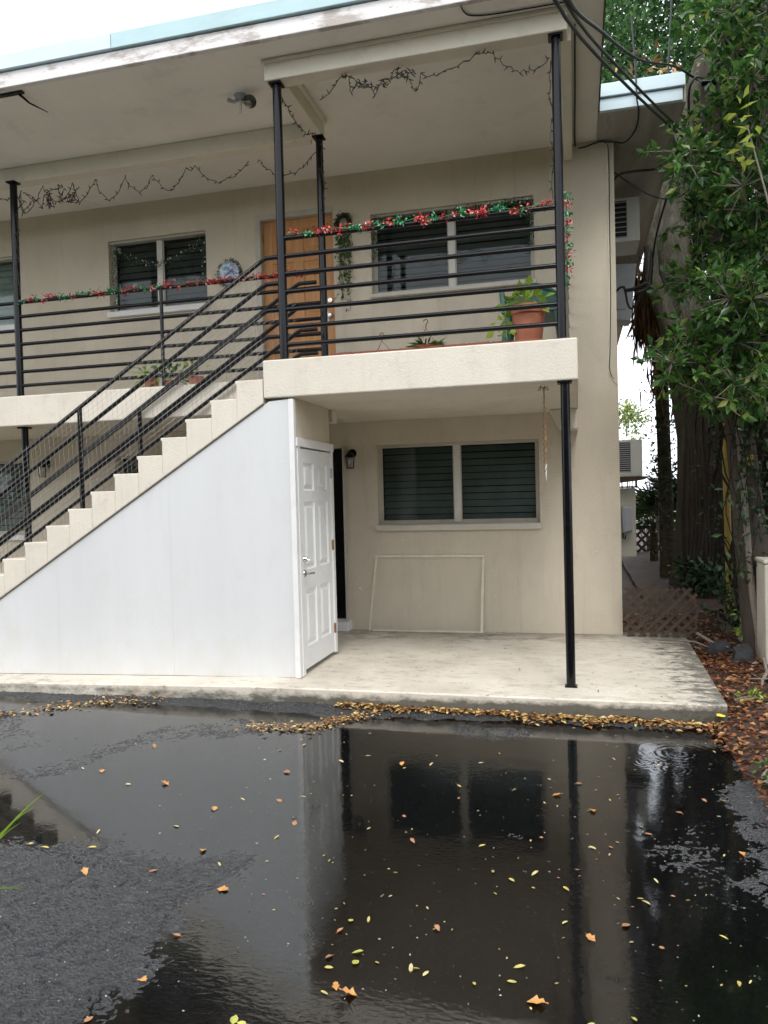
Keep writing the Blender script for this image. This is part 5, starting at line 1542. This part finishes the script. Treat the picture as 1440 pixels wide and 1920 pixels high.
scatter_litter('leaf_litter', 'drift of wet orange leaves along the pad edge', 1600, samp_kerb, M['drift'], .03, .07, asph_z, .3)
def arc(pts, w):
    P = np.array(pts); seg = np.linalg.norm(np.diff(P, axis=0), axis=1); cum = np.concatenate([[0], np.cumsum(seg)])
    def f(n):
        s = rng.random(n) * cum[-1]
        q = np.stack([np.interp(s, cum, P[:, j]) for j in range(2)], -1)
        return q + rng.normal(0, w, (n, 2))
    return f
scatter_litter('leaf_litter', 'thin curved line of brown leaves on the asphalt below the white panel', 330, arc([(-5.2, 5.15), (-4.78, 5.30), (-4.45, 5.52), (-4.15, 5.80), (-3.6, 5.90)], .06), M['drift'], .025, .055, asph_z, .3)
scatter_litter('leaf_litter', 'curved line of small yellow leaves floating by the closet corner', 420, arc([(-2.45, 5.33), (-2.15, 5.40), (-1.95, 5.42), (-1.88, 5.60), (-1.6, 5.85)], .055), M['drift'], .025, .05, asph_z, .3)
def samp_pad(n):
    return np.column_stack([rng.uniform(-2.2, 1.0, n), rng.uniform(6.05, 8.6, n)])
scatter_litter('leaf_litter', 'small dark leaf scraps on the porch pad', 130, samp_pad, M['litter'], .012, .035, lambda x, y: np.full(len(x), PZ + .001), .15)

def samp_lot(n):
    y = 2.1 + 3.6 * rng.random(n) ** .8
    return np.column_stack([rng.uniform(-1, 1, n) * (.6 * y) - .38 * y, y])
M['grit'] = leaf_mat('pale_grit', [(0, (0.16, 0.14, 0.11)), (0.6, (0.38, 0.35, 0.28)), (1, (0.6, 0.58, 0.52))], .5, 0.0)
o = scatter_litter('debris', 'tiny pale bits of debris floating on the wet asphalt', 900, samp_lot, M['grit'], .003, .011, asph_z, .3)

# single fallen leaves on the asphalt
def one_leaf(kind):
    if kind in (0, 3):                       # narrow
        T = [(-.5, 0, 0), (-.2, .16, .03), (.2, .15, .03), (.5, 0, 0), (.2, -.15, .03), (-.2, -.16, .03), (0, 0, -.01)]
    elif kind == 1:                          # broad lobed
        T = [(-.5, 0, .02), (-.35, .22, .06), (-.1, .2, .02), (.02, .36, .07), (.2, .18, .03), (.5, .02, 0), (.2, -.2, .04), (.0, -.33, .08), (-.12, -.2, .03), (-.36, -.2, .06), (0, 0, -.02)]
    else:
        T = [(-.5, 0, .03), (-.25, .25, .07), (.1, .26, .06), (.5, 0, .02), (.1, -.24, .05), (-.25, -.25, .06), (0, 0, -.02)]
    n_ = len(T) - 1
    mb = MB(); mb.add([(x, y, z + .012) for x, y, z in T], [(i, (i + 1) % n_, n_) for i in range(n_)], True)
    if kind in (1, 2):
        mb.tube([(-.5, 0, .03), (-.68, .04, .03)], .015, 4)
    me = bpy.data.meshes.new('fallen_leaf')
    me.from_pydata(mb.v, [], mb.f); me.polygons.foreach_set('use_smooth', mb.smooth)
    me.materials.append(LM[kind]); me.update()
    return me
LMESH = [one_leaf(k) for k in range(5)]
BIG = [(-2.97,4.81,1),(-3.21,4.33,0),(-3.05,4.31,1),(-2.51,4.18,1),(-2.07,4.70,0),(-1.83,4.50,2),(-1.71,4.07,2),(-1.59,4.15,0),(-1.51,3.80,2),(-2.03,3.89,1),(-1.85,3.41,1),(-1.70,3.29,0),(-1.97,3.15,2),(-2.29,3.08,1),(-1.58,3.08,1),(-1.60,2.71,2),(-1.64,2.20,2),(-1.58,2.43,1),(-1.12,2.29,4),(-1.10,2.28,4),(-1.15,2.30,4),(-0.94,2.96,4),(-0.87,2.98,3),(-0.96,2.88,2),(-0.85,2.75,4),(-0.84,2.69,4),(-0.93,2.64,3),(-0.87,2.54,1),(-0.81,2.51,1),(-0.90,2.50,3),(-0.95,2.70,2),(-0.58,2.97,2),(-0.57,2.68,0),(-0.63,2.70,0),(-0.61,2.70,3),(-0.17,2.60,1),(0.02,3.03,1),(0.23,3.37,3),(0.25,3.34,0),(-0.15,4.44,1),(-0.02,4.64,2),(0.05,4.26,1),(0.50,4.31,2),(0.76,4.53,3),(0.66,4.51,2),(0.32,4.02,2),(0.04,3.81,0),(-0.95,4.81,0),(-1.14,4.78,1),(-0.54,5.09,3),(-0.64,4.89,0),(-0.49,3.73,3),(-0.41,3.48,3),(-0.32,3.42,3),(-0.22,3.50,0),(-0.08,3.12,0),(-0.08,3.39,3),(-0.26,2.70,3),(-0.24,2.79,3),(-0.39,2.66,3),(0.16,3.15,2),(0.73,3.88,1),(0.52,2.85,3),(0.15,2.59,3),(0.01,2.53,3),(-0.84,3.71,2),(-0.72,4.48,3),(0.85,5.37,0),(0.29,4.10,3),(0.31,3.54,0),(0.52,3.14,3),(0.20,5.12,0),(-2.42,3.32,3),(-2.78,3.30,0),(-1.54,3.62,3),(-1.93,4.05,0),(-2.13,3.64,0),(-2.51,3.50,0),(-2.66,3.27,3),(-2.74,4.13,0),(-1.55,4.76,0),(-1.40,4.89,0),(-1.91,5.03,0),(-2.04,4.89,0)]
LNAME = ['narrow pale yellow leaf fallen on the wet asphalt', 'broad orange brown leaf fallen on the wet asphalt', 'curled russet leaf fallen on the wet asphalt', 'narrow olive yellow leaf fallen on the wet asphalt', 'bright yellow green leaf fallen on the wet asphalt']
LGRP = ['narrow pale leaves scattered on the asphalt', 'broad orange leaves scattered on the asphalt', 'russet leaves scattered on the asphalt', 'olive leaves scattered on the asphalt', 'bright green leaves scattered on the asphalt']
SIZE = [.038, .052, .042, .038, .038]
def drop(x, y, k, s, label=None):
    o = bpy.data.objects.new('fallen_leaf', LMESH[k]); COL.objects.link(o)
    o.location = (x, y, float(asph_z(np.array([x]), np.array([y]))[0]))
    o.scale = (s, s * random.uniform(.75, 1.25), s * random.uniform(.6, 3.0))
    o.rotation_euler = (random.uniform(-.25, .25), random.uniform(-.25, .25), random.uniform(0, 6.28))
    if label is None:
        a_, b_ = LNAME[k].split(' leaf ')
        zone = ('beside the porch pad' if y > 5.0 else 'on the rough asphalt patch' if (x < -1.45 and y < 3.6) else
                'on water mirroring the white panel' if x < -.95 else 'near the soil edge' if x > .35 else 'on water mirroring the dark porch')
        label = ('small ' if s < .0265 else '') + a_ + ' leaf lying ' + zone
    tag(o, label, 'leaf', LGRP[k])
for (x, y, k) in BIG:
    drop(x, y, k, SIZE[k] * random.uniform(.85, 1.3))
tag_l = drop
yl = bpy.data.objects.new('fallen_leaf', LMESH[4].copy()); 
yl.data.materials.clear(); yl.data.materials.append(painted('clear_yellow_leaf', (0.75, 0.58, 0.06), .4, .15))
COL.objects.link(yl); yl.location = (.99, 5.93, .055); yl.scale = (.085, .10, .11); yl.rotation_euler = (.2, .1, .6)
tag(yl, 'large clear yellow leaf lying at the front corner of the pad', 'leaf')
cnt = 0
while cnt < 150:
    y = 2.2 + 3.6 * random.random() ** .8
    x = random.uniform(-.95 * (y / 2.1) - .1, .18 * y + .1)
    if x > 1.0 or (x < -1.7 and random.random() < .45): continue
    k = random.choice((0, 0, 3, 3, 0, 2))
    drop(x, y, k, random.uniform(.008, .026)); cnt += 1

# grass blades reaching in from the side
gb = thing('grass_clump', 'long green grass blades leaning in over the asphalt', 'grass', (-2.25, 2.2, 0))
for i, (a, m_, e, w) in enumerate([((-2.3, 2.15, .02), (-2.05, 2.17, .55), (-1.87, 2.30, .69), .016), ((-2.3, 2.2, .02), (-2.08, 2.2, .56), (-1.88, 2.26, .655), .013), ((-2.3, 2.1, .02), (-2.06, 2.1, .50), (-1.82, 2.15, .42), .012), ((-2.3, 2.2, .02), (-2.1, 2.2, .66), (-1.95, 2.2, .735), .012), ((-2.32, 2.3, .02), (-2.12, 2.22, .5), (-1.93, 2.25, .60), .010)]):
    A, Mi, E_ = Vector(a), Vector(m_), Vector(e)
    vs = []; n_ = 10
    for k in range(n_ + 1):
        f = k / n_
        q = A * (1 - f) ** 2 + Mi * 2 * f * (1 - f) * 1.0 + E_ * f * f
        ww = w * (1 - f ** 2.2) * .5 + .0006
        vs += [(q.x, q.y - .3 * ww, q.z + ww), (q.x, q.y + .3 * ww, q.z - ww)]
    MB().add(vs, [(2 * k, 2 * k + 2, 2 * k + 3, 2 * k + 1) for k in range(n_)], True).build('blade', M['leaf_pothos'], gb)
